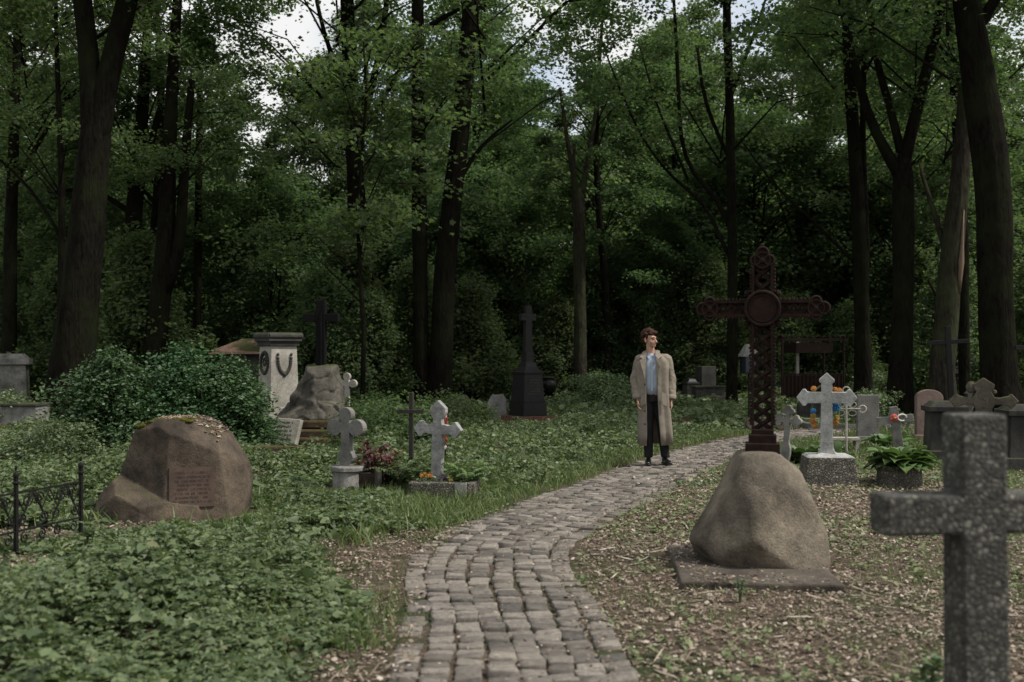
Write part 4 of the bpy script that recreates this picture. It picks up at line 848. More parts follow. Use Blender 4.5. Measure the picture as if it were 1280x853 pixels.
def stele(label, x, yb, w, h, th, mat, top='flat', rz=0, base=None, cat="gravestone", group=None, lines_=False, name="gravestone", dy=0.1):
    g = G(x, yb); t = thing(name, label, cat, (g.x, g.y + dy, 0), R(rz), group)
    if top == 'flat': pts = [(-w / 2, -.1), (w / 2, -.1), (w / 2, h), (-w / 2, h)]
    elif top == 'round': pts = [(-w / 2, -.1), (w / 2, -.1)] + [(w / 2 * math.cos(R(a)), h - w * .32 + w * .32 * math.sin(R(a))) for a in range(0, 181, 15)]
    elif top == 'rough': pts = [(-w / 2, -.1), (w / 2 * 1.05, -.1), (w * .46, h * .8), (w * .25, h), (-w * .3, h * .97), (-w * .5, h * .7)]
    z0 = 0
    if base: mb = MB(); mb.box((0, 0, base / 2 - .05), (w * 1.25, th * 2.2, base + .1)); mb.build("base", mat, t, bevel=.01); z0 = base
    mb = MB(); mb.prism([(p[0], p[1] if p[1] > 0 else p[1]) for p in pts], -th / 2, th / 2, (0, 0, z0)); st = mb.build("slab", mat, t, bevel=.01)
    if lines_: ln = MB(); lines(ln, -w * .36, w * .36, h * .35 + z0, h * .85 + z0, 6, -th / 2 - .001, rg, .42, .003); ln.build("lettering", M['engr'], t)
    CLEAR.append((g.x, g.y + dy, w * .5)); return t
stele("rough brownish boulder stone in the weeds right of the paired trunks", 574, 527, .55, .60, .25, M['brownstone'], 'rough', 10)
stele("pale grey upright stone left of the black obelisk grave", 622, 528, .44, .62, .15, M['grey'], 'rough', -8)
stele("dark blue grey rectangular headstone with base, right of the white cross", 1087, 553, .37, .72, .10, M['bluegrey'], 'flat', -4, .10, lines_=False)
stele("pink granite headstone with rounded top, beside the cross with the red flower", 1164, 551, .46, .80, .14, M['pink'], 'round', -5, .10, lines_=False)
stele("tall pale square pillar stone on a dark block, behind the walking man", 883, 503, .5, 1.12, .4, M['greydark'], 'flat', 18, .0, name="pillar_monument")
stele("dark rounded headstone behind the white flowered cross", 1013, 526, .52, .5, .2, M['greydark'], 'round', 5)
stele("small pale stone post in the grass right of the pillar stone", 1198, 500, .5, 1.3, .3, M['greydark'], 'rough', 20)
g = G(883, 505); t = thing("stone_block", "dark low block at the foot of the pale pillar stone", "stone block", (g.x, g.y - .3, 0), R(14)); MB().box((0, 0, .2), (.95, .3, .62)).build("block", M['greydark'], t, bevel=.03); MB().box((0, 0, .53), (1.0, .36, .05)).build("cap", M['greydark'], t, bevel=.01)
g = G(864, 504); t = thing("small_monument", "small dark monument with a domed cap behind the walking man", "monument", (g.x, g.y, 0), R(10))
MB().box((0, 0, .25), (.42, .42, .62)).build("block", M['greydark'], t, bevel=.01); MB().lathe([(.30, .56), (.30, .61), (.2, .66), (.12, .74), (.05, .76)], 4).build("cap", M['black'], t)
g = G(689, 512); t = thing("urn_monument", "small black urn on a pedestal right of the obelisk grave", "monument", (g.x, g.y + 2, 0), R(20))
MB().lathe([(.26, -.1), (.26, .12), (.17, .16), (.15, .3), (.24, .34)], 14).build("pedestal", M['black'], t); MB().lathe([(.1, .34), (.2, .42), (.27, .58), (.25, .7), (.15, .76), (.22, .8), (.22, .83), (.1, .85)], 16).build("urn", M['black'], t, smooth=True)
for (x, yb, s, lab, sd_) in ((906, 512, .9, "mossy dark rock beside the straight trunk with arching boughs", 2), (857, 520, .45, "small mossy stone in the grass right of the man's elbow", 3), (838, 498, .5, "low rounded stone in the far grass behind the man", 4)):
    g = G(x, yb); s = s * .8; pl_ = [(0, 0, -1, 0), (-1, 0, .3, .5 * s), (1, 0, .4, .6 * s), (0, -1, .3, .4 * s), (0, 1, .3, .4 * s), (0, 0, 1, .5 * s), (.6, -.5, .7, .5 * s), (-.6, -.4, .8, .46 * s)]
    o = rock("field_stone", M['rock'], [((0, 0, 0), pl_)], .05, (g.x, g.y, 0), None, amp=.07, fr=3, seed=sd_ * 3, smooth=4); tag(o, lab, "rock")
# kerbed plots
def plot(label, x0, x1, yb, depth, h, mat, rz=0):
    a, b2 = G(x0, yb), G(x1, yb); w = b2.x - a.x; t = thing("grave_kerb", label, "grave kerb", ((a.x + b2.x) / 2, a.y + depth / 2, 0), R(rz))
    for nm, c, d in (("front_kerb", (0, -depth / 2, h / 2 - .04), (w, .16, h + .08)), ("back_kerb", (0, depth / 2, h / 2 - .04), (w, .16, h + .08)), ("side_kerb", (-w / 2 + .08, 0, h / 2 - .043), (.16, depth - .17, h + .08)), ("side_kerb", (w / 2 - .08, 0, h / 2 - .043), (.16, depth - .17, h + .08))):
        MB().box(c, d).build(nm, mat, t, bevel=.012)
    return t
plot("reddish granite kerb of an empty plot left of the lantern post", 838, 922, 534, 2.1, .17, M['redgran'], -4)
plot("brown brick edged plot across the meadow behind the man's left", 700, 788, 514, 2.4, .20, M['mossy'], 2)
plot("long low timber edged plot in the grass before the obelisk", 632, 790, 558, 2.6, .06, M['mossy'], 1)
plot("pale low kerb running behind the white flowered cross", 1010, 1110, 536, 1.8, .10, M['grey'], 2)

# ---- 10. lantern on a pole
g = G(936, 534); t = thing("lantern_post", "dark lantern with a pyramid roof on a thin pole left of the iron cross", "lantern", (g.x, g.y, 0), R(8))
MB().tube([(0, 0, -.1), (0, 0, 1.14)], .018, 8).build("pole", M['iron'], t)
mb = MB()
for sx in (-1, 1):
    for sy in (-1, 1): mb.box((sx * .13, sy * .13, 1.30), (.025, .025, .36))
mb.box((0, 0, 1.125), (.30, .30, .025)); mb.build("frame", M['iron'], t)
MB().box((0, 0, 1.30), (.24, .24, .33)).build("glass", M['bluelamp'], t)
MB().lathe([(.24, 1.47), (.24, 1.50), (.10, 1.71), (.06, 1.73)], 4, (0, 0, 0)).build("roof", M['grey'], t)

# ---- 11. brown low cross mostly behind the iron cross; pale lobed cross
g = G(957, 560); mb = MB(); pr = [round_end(.06, .34, .10), flat(.06, .10), round_end(.06, .34, .10), flat(.06, .48)]
mb.prism([(x, z + .40) for x, z in cross_poly(pr)], -.06, .06); o = mb.build("low_stone_cross", M['brownstone'], None, bevel=.01, loc=(g.x, g.y, 0), rot=(0, 0, R(5))); tag(o, "low brown stone cross half hidden behind the shaft of the iron cross", "cross")
g = G(983, 584); mb = MB(); pr = [trefoil(.03, .20, .042), trefoil(.03, .21, .044), trefoil(.03, .20, .042), [(.035, .035), (.3, .04), (.38, .065), (.46, .065), (.60, .04), (.70, .06)]]
mb.prism([(x, z + .64) for x, z in cross_poly(pr)], -.03, .03); o = mb.build("trefoil_cross", M['grey'], None, bevel=.005, loc=(g.x - .02, g.y, 0), rot=(0, R(4), R(-38))); tag(o, "pale cross with trefoil ends turned sideways just right of the iron cross", "cross")

# ---- 12. white pointed cross on a pebble base with flowers
g = G(1042, 606); t = thing("cross_base", "tapered pebbled stone block under the white pointed cross", "plinth", (g.x, g.y + .22, 0), R(-6)); CLEAR += [(g.x, g.y + .25, .42)]
MB().box((0, 0, .12), (.66, .5, .40), taper=.84).build("block", M['mosaic2'], t, bevel=.02)
mb = MB(); mb.box((0, 0, .325), (.56, .42, .03), taper=.85).box((0, 0, .35), (.3, .2, .03), taper=.6); mb.build("cap", M['whitecross'], t, bevel=.01)
hd = [(.062, .068), (.22, .068), (.245, .10), (.275, .10), (.35, 0)]
pr = [hd, [(.068, .062), (.17, .062), (.19, .088), (.22, .088), (.30, 0)], hd, [(.068, .066), (.60, .075), (.66, .10), (.68, .13)]]
mb = MB(); mb.prism([(x, z + .67) for x, z in cross_poly(pr)], -.05, .05); o = mb.build("pointed_cross", M['whitecross'], None, bevel=.006, loc=(g.x - .02, g.y + .2, .35), rot=(0, 0, R(-16))); tag(o, "whitish cross with pointed ends, orange and blue flowers behind it, right of the iron cross", "cross")
t = thing("wreath", "artificial wreath of orange and blue flowers behind the white pointed cross", "wreath", (g.x, g.y + .32, .35), R(-16))
mb = MB(); mb.tube([(-.13, 0, .3), (-.16, 0, .5), (-.13, 0, .75), (0, 0, .84), (.13, 0, .75), (.15, 0, .5), (.12, 0, .3)], .014, 6); mb.build("hoop", M['herb'], t)
for k, ps in (('f_orange', [(-.135, .77), (.11, .76), (.16, .75), (-.15, .38), (.12, .36), (-.12, .32)]), ('f_blue', [(.12, .58), (.14, .54), (.10, .53), (-.14, .5)]), ('f_yellow', [(.13, .42), (-.14, .44)])):
    mb = MB(); [flower(mb, (x, -.02, z), .036, rg) for x, z in ps]; mb.build("flower", M[k], t)
g = G(1058, 578); t = thing("lace_cross", "thin white lacy metal cross right behind the white pointed cross", "cross", (g.x, g.y, 0), R(-10))
mb = MB(); mb.tube([(0, 0, -.05), (0, 0, .98)], .016, 8)
for s in (-1, 1):
    mb.tube([(0, 0, .76), (s * .20, 0, .76)], .013, 6)
    mb.tube([(s * (.22 + .05 * math.cos(2 * math.pi * k / 12)), 0, .76 + .05 * math.sin(2 * math.pi * k / 12)) for k in range(13)], .010, 5)
    mb.tube([(s * (.08 + .055 * math.cos(2 * math.pi * k / 12)), 0, .82 + .04 * math.sin(2 * math.pi * k / 12)) for k in range(13)], .008, 5)
    mb.tube([(s * (.08 + .055 * math.cos(2 * math.pi * k / 12)), 0, .70 + .04 * math.sin(2 * math.pi * k / 12)) for k in range(13)], .008, 5)
mb.tube([(.05 * math.cos(2 * math.pi * k / 12), 0, 1.02 + .05 * math.sin(2 * math.pi * k / 12)) for k in range(13)], .010, 5); mb.build("frame", M['white'], t)
g = G(1060, 566); t = thing("grave_bench", "tiny white stone bench between the white cross and the dark headstone", "bench", (g.x + .02, g.y + .2, 0), R(-3))
MB().box((0, 0, .20), (.42, .2, .045)).build("seat", M['white'], t, bevel=.005)
for s in (-1, 1): MB().box((s * .17, 0, .08), (.05, .17, .2)).build("leg", M['white'], t, bevel=.004)

# ---- 13. tilted cross with the red flower
g = G(1124, 566); mb = MB(); pr = [flat(.06, .27), flat(.06, .20), flat(.06, .27), [(.06, .06), (.6, .085)]]
mb.prism([(x, z + .52) for x, z in cross_poly(pr)], -.05, .05); o = mb.build("tilted_cross", M['grey'], None, bevel=.008, loc=(g.x, g.y, 0), rot=(0, R(-7), R(-14))); tag(o, "grey block cross tilting left with one red flower on its centre", "cross")
t = thing("red_flower", "single red artificial flower fixed on the tilted grey cross", "flower", (g.x - .11, g.y - .075, .545), 0); mb = MB(); flower(mb, (0, 0, 0), .062, rg, 9); mb.build("petals", M['f_pink'], t); MB().ball((0, -.035, 0), .022, 8).build("heart", M['f_yellow'], t)
t = thing("white_ribbon", "small pale loop of artificial leaves right of the red flower", "wreath", (g.x + .02, g.y - .07, .55)); MB().tube([(.07 * math.cos(a), 0, .05 * math.sin(a)) for a in np.linspace(0, 5.2, 14)], .012, 6).build("loop", M['f_white'], t)

# ---- 14. hosta planter
g = G(1133, 608); t = thing("stone_planter", "low oval pebbled stone planter right of the white cross base", "planter", (g.x, g.y + .22, 0)); CLEAR += [(g.x, g.y + .2, .38)]
MB().lathe([(.27, -.08), (.26, .17), (.285, .175), (.285, .22), (.25, .23), (.12, .2)], 22, sq=.8).build("basin", M['mosaic2'], t, bevel=.005)
def hosta(label, loc, n, L, seed, squash=1.0):
    r = np.random.default_rng(seed); th = r.uniform(0, 6.28, n); el = r.uniform(.15, 1.15, n); l = L * r.uniform(.7, 1.15, n)
    k = 7; u = np.linspace(0, 1, k); wv = np.sin(np.pi * np.clip(u * .93 + .05, 0, 1)) ** .8 * .30; Vs, Fs = [], []; off = 0
    for i in range(n):
        d = np.array([math.cos(th[i]), math.sin(th[i]) * squash, 0]); s = np.array([-math.sin(th[i]), math.cos(th[i]), 0]); hz = u * l[i] * math.cos(el[i]) * 1.0 + .03; vz = l[i] * (u * math.sin(el[i]) + .25 * u - .55 * u ** 2.4)
        base = np.array([r.normal(0, .05), r.normal(0, .04), 0])
        for j in range(k):
            c = base + d * hz[j] + np.array([0, 0, vz[j]]); Vs += [c - s * wv[j] * l[i] + (0, 0, .02), c + (0, 0, -.01), c + s * wv[j] * l[i] + (0, 0, .02)]
        for j in range(k - 1):
            a = off + j * 3
            for q in (0, 1): Fs.append((a + q, a + q + 1, a + q + 4, a + q + 3))
        off += k * 3
    t = thing("hosta", label, "plant", loc); npmesh("leaves", np.array(Vs), np.array(Fs), M['hosta'], t, smooth=True); return t
hosta("broad leaved bright green hosta filling the oval planter", (g.x, g.y + .2, .2), 60, .38, 4); hosta("second clump of hosta leaves spilling from the oval planter's right rim", (g.x + .18, g.y + .3, .17), 40, .34, 5)
hosta("hosta clump growing behind the white cross base on its left", (G(1020, 590).x, G(1020, 590).y + .9, 0), 40, .38, 6); hosta("hosta clump growing behind the white cross base on its right", (G(1064, 590).x, G(1064, 590).y + .95, 0), 45, .42, 7)
hosta("hosta clump at the foot of the dark blue grey headstone", (G(1110, 560).x, G(1110, 560).y, 0), 35, .42, 8)

# ---- 15. dark pedestals at the right with thin black crosses
def pedestal(label, x, yb, w, h, mat, rz, dy=.25):
    g = G(x, yb); t = thing("stone_pedestal", label, "pedestal", (g.x, g.y + dy, 0), R(rz)); CLEAR.append((g.x, g.y + dy, w * .6))
    MB().box((0, 0, .06), (w * 1.25, w * 1.1, .2)).build("base", mat, t, bevel=.012); MB().box((0, 0, .16 + h * .39), (w, w * .85, h * .8), taper=.9).build("die", mat, t, bevel=.012)
    mb = MB(); mb.box((0, 0, h * .94), (w * 1.1, w * .95, h * .1)).box((0, 0, h * 1.03), (w * 1.0, w * .85, h * .09), taper=.7); mb.build("cap", mat, t, bevel=.012); return t
pedestal("dark stone pedestal carrying a thin black iron cross, right part", 1190, 578, .50, .80, M['greydark'], -8)
pedestal("dark stone pedestal at the right edge with a black cross", 1290, 588, .52, .80, M['greydark'], -4)
pedestal("octagonal grey pedestal base at the far left edge", 4, 522, .92, 1.42, M['grey'], 20)
def thin_cross(label, x, ytop, ybot, Y, aw, ah, rz=0, sl=0):
    b = P(x, ybot, Y); tz = P(x, ytop, Y).z - b.z; t = thing("iron_grave_cross", label, "cross", (b.x, Y, b.z), R(rz))
    MB().box((0, 0, tz / 2), (.075, .05, tz)).build("post", M['iron'], t, bevel=.004); MB().box((0, -.0, ah * tz), (aw, .045, .06)).build("crossbar", M['iron'], t, bevel=.004); t.rotation_euler.y = R(sl)
thin_cross("thin black iron cross on the dark pedestal before the torn trunk", 1189, 408, 497, G(0, 578).y + .25, .58, .78, -5, -3)
thin_cross("black iron cross cut by the right edge of the picture", 1296, 405, 512, G(0, 588).y + .25, .62, .72, 4)
# grey carved cross behind the nearest cross
g = G(1236, 590); mb = MB(); hd = [(.13, .05), (.20, .045), (.30, .07), (.335, .10), (.42, 0)]
pr = [hd, [(.05, .13), (.12, .09), (.16, .12), (.22, .13), (.26, .07), (.31, .0)], hd, [(.05, .13), (.10, .10), (.5, .12), (.93, .14)]]
mb.prism([(x, z + .92) for x, z in cross_poly(pr)], -.06, .06); mb.ball((-.15, 0, 1.10), .07, 10, (1, .6, 1.2)).ball((.13, -.01, 1.04), .035, 8); o = mb.build("carved_cross", M['brownstone'], None, bevel=.012, loc=(g.x, g.y + .15, 0), rot=(0, 0, R(-18))); tag(o, "lichened brown carved cross with pointed arms directly behind the nearest cross", "cross")

# ---- 16. iron canopy enclosure
g = G(1020, 512); t = thing("iron_canopy", "rusty iron grave enclosure with a railed canopy behind the white pointed cross", "grave enclosure", (g.x, g.y + 1.2, 0), R(4))
w, d, h = 1.75, 1.5, 1.95
for sx in (-1, 1):
    for sy in (-1, 1): mb = MB(); mb.tube([(sx * w / 2, sy * d / 2, -.1), (sx * w / 2, sy * d / 2, h)], .035, 8); mb.ball((sx * w / 2, sy * d / 2, h + .04), .06, 8); mb.build("post", M['rust'], t)
mb = MB(); mb.box((0, -d / 2, h - .04), (w + .2, .06, .07)).box((0, d / 2, h - .04), (w + .2, .06, .07)).box((-w / 2, 0, h - .04), (.06, d, .067)).box((w / 2, 0, h - .04), (.06, d, .067)).box((.1, 0, h - .27), (w * .6, d * .8, .28)); mb.build("canopy", M['rust'], t)
mb = MB(); mb.box((0, -d / 2, .95), (w, .03, .04)); mb.box((0, -d / 2, .62), (w, .02, .6))
for i in range(16): mb.box((-w / 2 + w * (i + .5) / 16, -d / 2 - .02, .5), (.025, .02, .95))
mb.build("panel", M['rust'], t)
mb = MB()
for i in range(14):
    x = -w / 2 + w * i / 13; mb.ball((x, -d / 2, h + .04), .03, 6); mb.box((x, -d / 2, h + .0), (.02, .02, .06))
mb.build("cresting", M['rust'], t); MB().box((-.28, -.3, 1.35), (.07, .07, 1.0)).build("inner_column", M['white'], t)

# ---- 17. wrought iron fence at the left
g0, g1 = G(20, 692), G(101, 672); dv = Vector((g1.x - g0.x, g1.y - g0.y, 0)); L = dv.length; an = math.atan2(dv.y, dv.x); Lp = L
t = thing("iron_fence", "low black wrought iron grave fence with scrolls at the left edge", "fence", (g0.x, g0.y, 0), an)
def post(x):
    mb = MB(); mb.box((x, 0, .27), (.026, .026, .64)); mb.ball((x, 0, .61), .024, 8, (1, 1, 1.2)).ball((x, 0, .55), .03, 8, (1, 1, .5)).ball((x, 0, .665), .012, 6, (1, 1, 2)); mb.build("post", M['iron'], t)
LOWZ += [(g0.x + dv.x * k, g0.y + dv.y * k - .2, .45) for k in (-1.6, -1, -.5, 0, .5, 1)]
post(Lp); post(0); post(-1.0); post(-2.0)
def spiral(mb, cx, cz, r, a0, turns, sg=1, rr=.007):
    pts = [(cx + r * (1 - .75 * k / 16) * math.cos(a0 + sg * turns * 2 * math.pi * k / 16), 0, cz + r * (1 - .75 * k / 16) * math.sin(a0 + sg * turns * 2 * math.pi * k / 16)) for k in range(17)]; mb.tube(pts, rr, 5)
for x0, x1 in ((0, Lp), (-1.0, 0), (-2.0, -1.0)):
    mb = MB(); mb.box(((x0 + x1) / 2, 0, .47), (x1 - x0 - .03, .014, .014)).box(((x0 + x1) / 2, 0, .17), (x1 - x0 - .03, .014, .014)); mb.build("rail", M['iron'], t)
    mb = MB(); n = max(2, round((x1 - x0) / .17)); st = (x1 - x0) / n
    for i in range(n):
        c = x0 + st * (i + .5); sg = 1 if i % 2 else -1
        spiral(mb, c - .03 * sg, .40, .055, 0, 1.4, sg); spiral(mb, c + .03 * sg, .25, .055, math.pi, 1.4, sg); spiral(mb, c, .11, .045, math.pi / 2, 1.3, -sg)
        mb.tube([(c - .06 * sg, 0, .45), (c - .02 * sg, 0, .36), (c + .02 * sg, 0, .28), (c + .07 * sg, 0, .19)], .007, 5); mb.tube([(c - st / 2, 0, .46), (c, 0, .30), (c + st / 2, 0, .46)], .006, 5)
    mb.build("scrollwork", M['iron'], t)

# ---- 18. stones at the far left edge
g = G(18, 548); t = thing("block_tomb", "smooth grey stone block on a low rubble terrace at the left edge", "tomb", (g.x - .25, g.y + .5, 0), R(-4))
MB().box((0, 0, .08), (1.5, 1.0, .30)).build("rubble_terrace", M['mossy'], t, bevel=.05); MB().box((.24, -.12, .40), (.78, .5, .34)).build("block", M['grey'], t, bevel=.01); MB().box((-.2, -.1, .595), (1.7, .62, .05)).build("slab", M['greydark'], t, bevel=.012)
g = G(10, 590); t = thing("stone_step", "rough mossy stone step among weeds below the grey block at the left edge", "step", (g.x - .1, g.y + .3, 0), R(6)); MB().box((0, 0, .08), (1.3, .5, .24)).build("stone", M['mossy'], t, bevel=.04)
# distant small stone cross behind the bush; small statue; distant gravestones
g = P(238, 440, 30); mb = MB(); mb.prism([(x, z + 1.45) for x, z in cross_poly([round_end(.09, .30, .13), round_end(.09, .48, .13), round_end(.09, .30, .13), flat(.10, 1.5)])], -.08, .08); o = mb.build("distant_cross", M['grey'], None, bevel=.01, loc=(g.x, 30, 0), rot=(0, 0, R(-25))); tag(o, "distant pale stone cross rising behind the leafy bush", "cross")
g = P(1222, 440, 30); t = thing("urn_tomb", "distant dark tomb with a small sculpted urn behind the big right trunks", "tomb", (g.x - .2, 30, 0), R(5)); MB().box((0, 0, .45), (1.3, .8, 1.0)).build("block", M['greydark'], t, bevel=.02); MB().box((0, 0, .98), (1.45, .9, .08)).build("lid", M['grey'], t, bevel=.01); MB().lathe([(.16, 1.02), (.10, 1.1), (.22, 1.3), (.2, 1.45), (.06, 1.5), (.08, 1.62)], 12).build("urn", M['grey'], t, smooth=True)
g = P(1142, 440, 24.5); mb = MB(); mb.prism([(x, z + .45) for x, z in cross_poly([flat(.06, .26), [(.06, .06), (.2, .06), (.22, .1), (.30, 0)], flat(.06, .26), flat(.06, .55)])], -.05, .05); o = mb.build("far_grey_cross", M['greydark'], None, bevel=.01, loc=(g.x + .2, 22, 0), rot=(0, 0, R(15))); tag(o, "small grey cross peeping above the pink headstone's left shoulder", "cross")

# ================================================================== the walking man
M['skin'] = plain("skin", (0.42, 0.245, 0.175), rough=.55, var=.08, scale=30)
M['hair'] = plain("brown_hair", (0.032, 0.0125, 0.007), rough=.6, spec=.15, var=.4, scale=60, bmp=.8, stretch=(1, 1, .3))
M['coat'] = plain("beige_raincoat_cloth", (0.195, 0.168, 0.136), spec=.1, rough=.9, var=.18, scale=14, bmp=.35)
M['shirt'] = plain("light_blue_shirt_cloth", (0.31, 0.36, 0.43), rough=.85, var=.08, scale=18, bmp=.2)
M['trousers'] = plain("black_trouser_cloth", (0.010, 0.010, 0.011), rough=.85, var=.2, scale=20)
M['shoe'] = plain("black_shoe_leather", (0.010, 0.009, 0.009), rough=.3, spec=.5, var=.2)
M['eye'] = plain("dark_eye", (0.03, 0.02, 0.015), rough=.2)
def remesh(mb, name, mat, parent, voxel, smooth=2, wrinkle=0, fr=8):
    o = mb.build(name, mat, None, smooth=True); md = o.modifiers.new("r", 'REMESH'); md.mode = 'VOXEL'; md.voxel_size = voxel; md.use_smooth_shade = True
    sm = o.modifiers.new("s", 'SMOOTH'); sm.iterations = smooth; sm.factor = .5; apply_mods(o); me = o.data
    if wrinkle:
        for v in me.vertices: p = v.co * fr; v.co += v.normal * (noise.noise(Vector((p.x, p.y, p.z * .8))) + .5 * noise.noise(p * 2.2)) * wrinkle
    me.polygons.foreach_set("use_smooth", [True] * len(me.polygons))
    if not me.materials: me.materials.append(mat)
    if parent: o.parent = parent
    return o
gp = G(826, 583); PX, PY = gp.x - .10, gp.y + .02; CLEAR += [(PX, PY, .35)]
def turn(mb, i0, ang, c):
    ca, sa = math.cos(ang), math.sin(ang)
    for i in range(i0, len(mb.v)):
        x, y, z = mb.v[i]; x -= c[0]; y -= c[1]; mb.v[i] = (c[0] + x * ca - y * sa, c[1] + x * sa + y * ca, z)
HX, HY = -.045, -.01; HA = R(52)
body = MB()
body.ball((0, .0, 1.36), .15, 14, (1.05, .66, .9)).ball((0, .01, 1.15), .13, 14, (1.1, .75, 1.4)).ball((0, .01, .98), .15, 14, (1.1, .8, .85))
body.tube([(HX * .6, .03, 1.42), (HX * .8, .015, 1.54), (HX, HY + .01, 1.655)], [.075, .056, .054], 14)
sh, el, wr = [], [], []
for s in (-1, 1):
    S = Vector((s * .185, .01, 1.44)); E = Vector((s * .240, .03, 1.15)); W = Vector((s * .243, -.03, .895))
    if s < 0: E = Vector((-.246, .04, 1.16)); W = Vector((-.215, -.06, .90))
    body.ball(S, .050, 12); body.tube([S, S.lerp(E, .5), E, E.lerp(W, .4), W], [.050, .046, .042, .04, .027], 12)
    sh.append(S); el.append(E); wr.append(W)
    # hand hanging, palm towards the thigh, fingers slightly curled
    d = (W - E).normalized(); d = (d + Vector((0, .06, -.15))).normalized(); f = Vector((0, -1, 0)); f = (f - d * f.dot(d)).normalized(); inw = d.cross(f) * (1 if d.cross(f).x * -s > 0 else -1)
    pc = W + d * .055
    for k in range(5): q = W + d * (.015 + .02 * k); body.ball(q, .024, 8, (.75, 1.45, 1.0))
    for k, ln_ in enumerate((.070, .078, .072, .056)):
        r0 = W + d * .095 + f * (.028 - .019 * k); p1 = r0 + d * ln_ * .45 + inw * .004; p2 = p1 + d * ln_ * .30 + inw * .015; p3 = p2 + d * ln_ * .2 + inw * .018
        body.tube([r0 - d * .02, r0, p1, p2, p3], [.0095, .0095, .009, .0082, .0068], 8)
    t0 = W + d * .03 + f * .03; body.tube([t0, t0 + d * .03 + f * .018, t0 + d * .058 + f * .022 + inw * .008, t0 + d * .078 + f * .018 + inw * .014], [.013, .0115, .0100, .0078], 8)
hipL, hipR = Vector((-.085, .01, .96)), Vector((.085, .01, .96)); knL, knR = Vector((-.075, -.03, .52)), Vector((.125, .0, .52)); anL, anR = Vector((-.065, .02, .09)), Vector((.165, .05, .09))
for a, k, n in ((hipL, knL, anL), (hipR, knR, anR)):
    body.tube([a, a.lerp(k, .5), k, k.lerp(n, .35), n], [.088, .07, .055, .054, .038], 12); body.ball(n + Vector((0, -.03, -.05)), .03, 8, (.9, 1.6, .7))
i0 = len(body.v)
body.ball((HX, HY + .022, 1.742), .1, 20, (.76, .93, .90)).ball((HX, HY - .022, 1.672), .07, 16, (.80, 1.0, .95)).ball((HX, HY - .070, 1.622), .023, 10, (1.2, .9, .8))
body.tube([(HX, HY - .078, 1.722), (HX, HY - .100, 1.695), (HX, HY - .113, 1.676), (HX, HY - .098, 1.665)], [.010, .011, .0145, .012], 8)
body.ball((HX, HY - .066, 1.738), .03, 10, (1.9, .8, .5)).ball((HX, HY - .086, 1.648), .014, 8, (1.6, .9, .55)).ball((HX, HY - .084, 1.638), .013, 8, (1.5, .9, .6))
for s in (-1, 1): body.ball((HX + s * .045, HY - .052, 1.682), .024, 8); body.ball((HX + s * .076, HY + .018, 1.692), .030, 8, (.35, .65, 1.0))
turn(body, i0, HA, (HX, HY))
man = remesh(body, "person", M['skin'], None, .0075, 1); man.location = (PX, PY, .028); man.rotation_euler = (0, 0, R(-7))
tag(man, "man in a long beige coat, blue shirt and black trousers standing on the cobbled path", "person")
for s in (-1, 1):
    mb = MB(); mb.ball((HX + s * .031, HY - .082, 1.712), .0115, 8, (1.2, .7, .8)); turn(mb, 0, HA, (HX, HY)); mb.build("eye", M['eye'], man, smooth=True)
    mb = MB(); mb.tube([(HX + s * .014, HY - .094, 1.733), (HX + s * .034, HY - .090, 1.740), (HX + s * .052, HY - .074, 1.733)], [.004, .005, .003], 5); turn(mb, 0, HA, (HX, HY)); mb.build("eyebrow", M['hair'], man, smooth=True)
rh = np.random.default_rng(2); mb = MB(); mb.ball((HX, HY + .040, 1.775), .1, 16, (.86, .95, .80)); mb.ball((HX, HY + .075, 1.715), .07, 12, (1.05, .75, 1.2))
for i in range(150):
    th = rh.uniform(0, 6.28); ph = rh.uniform(-.35, 1.5); d = np.array([math.cos(th) * math.cos(ph), math.sin(th) * math.cos(ph), math.sin(ph)])
    p = np.array([HX, HY + .03, 1.765]) + d * (.083, .100, .082)
    if d[1] < -.35 and p[2] < 1.785: continue
    if d[1] < .1 and p[2] < 1.735: continue
    mb.ball(p, rh.uniform(.013, .028), 6, (1.2, 1.0, 1.1))
for i in range(10): mb.ball((HX + rh.uniform(-.05, .05), HY - .068 + rh.uniform(-.012, .01), 1.80 + rh.uniform(-.008, .022)), .018, 6)
for s in (-1, 1): mb.tube([(HX + s * .074, HY + .0, 1.74), (HX + s * .074, HY - .004, 1.695)], [.012, .006], 6)
turn(mb, 0, HA, (HX, HY)); remesh(mb, "hair", M['hair'], man, .007, 1, wrinkle=.006, fr=45)

def loft(name, rings, mat, parent, gap=None, off=0.0, n=56, fold=None, thick=.007, seed=0):
    vs = []; m = len(rings)
    for j, (z, cx, cy, a, b) in enumerate(rings):
        g = gap[j] if gap else 0; o_ = off[j] if hasattr(off, '__len__') else off
        for k in range(n):
            ph = o_ + (g + (2 * math.pi - 2 * g) * k / (n - 1) if gap else 2 * math.pi * k / n); f = 1
            if fold: f += fold(ph, z, j / (m - 1))
            s_, c_ = math.sin(ph), -math.cos(ph); e = .82
            vs.append((cx + a * f * math.copysign(abs(s_) ** e, s_), cy + b * f * math.copysign(abs(c_) ** e, c_), z + (0.006 * math.sin(ph * 3 + seed) if j == 0 else 0)))
    fs = []
    for j in range(m - 1):
        for k in range(n - 1 if gap else n): q = (k + 1) % n; fs.append((j * n + k, j * n + q, (j + 1) * n + q, (j + 1) * n + k))
    mb = MB(); mb.add(vs, fs); o = mb.build(name, mat, parent, smooth=True)
    sd_ = o.modifiers.new("t", 'SOLIDIFY'); sd_.thickness = thick; sd_.offset = 0
    return o
mb = MB(); mb.tube([(0, .01, 1.02), (0, .01, .93), (0, .01, .86)], [.135, .15, .15], 20, ell=(1.0, .8))
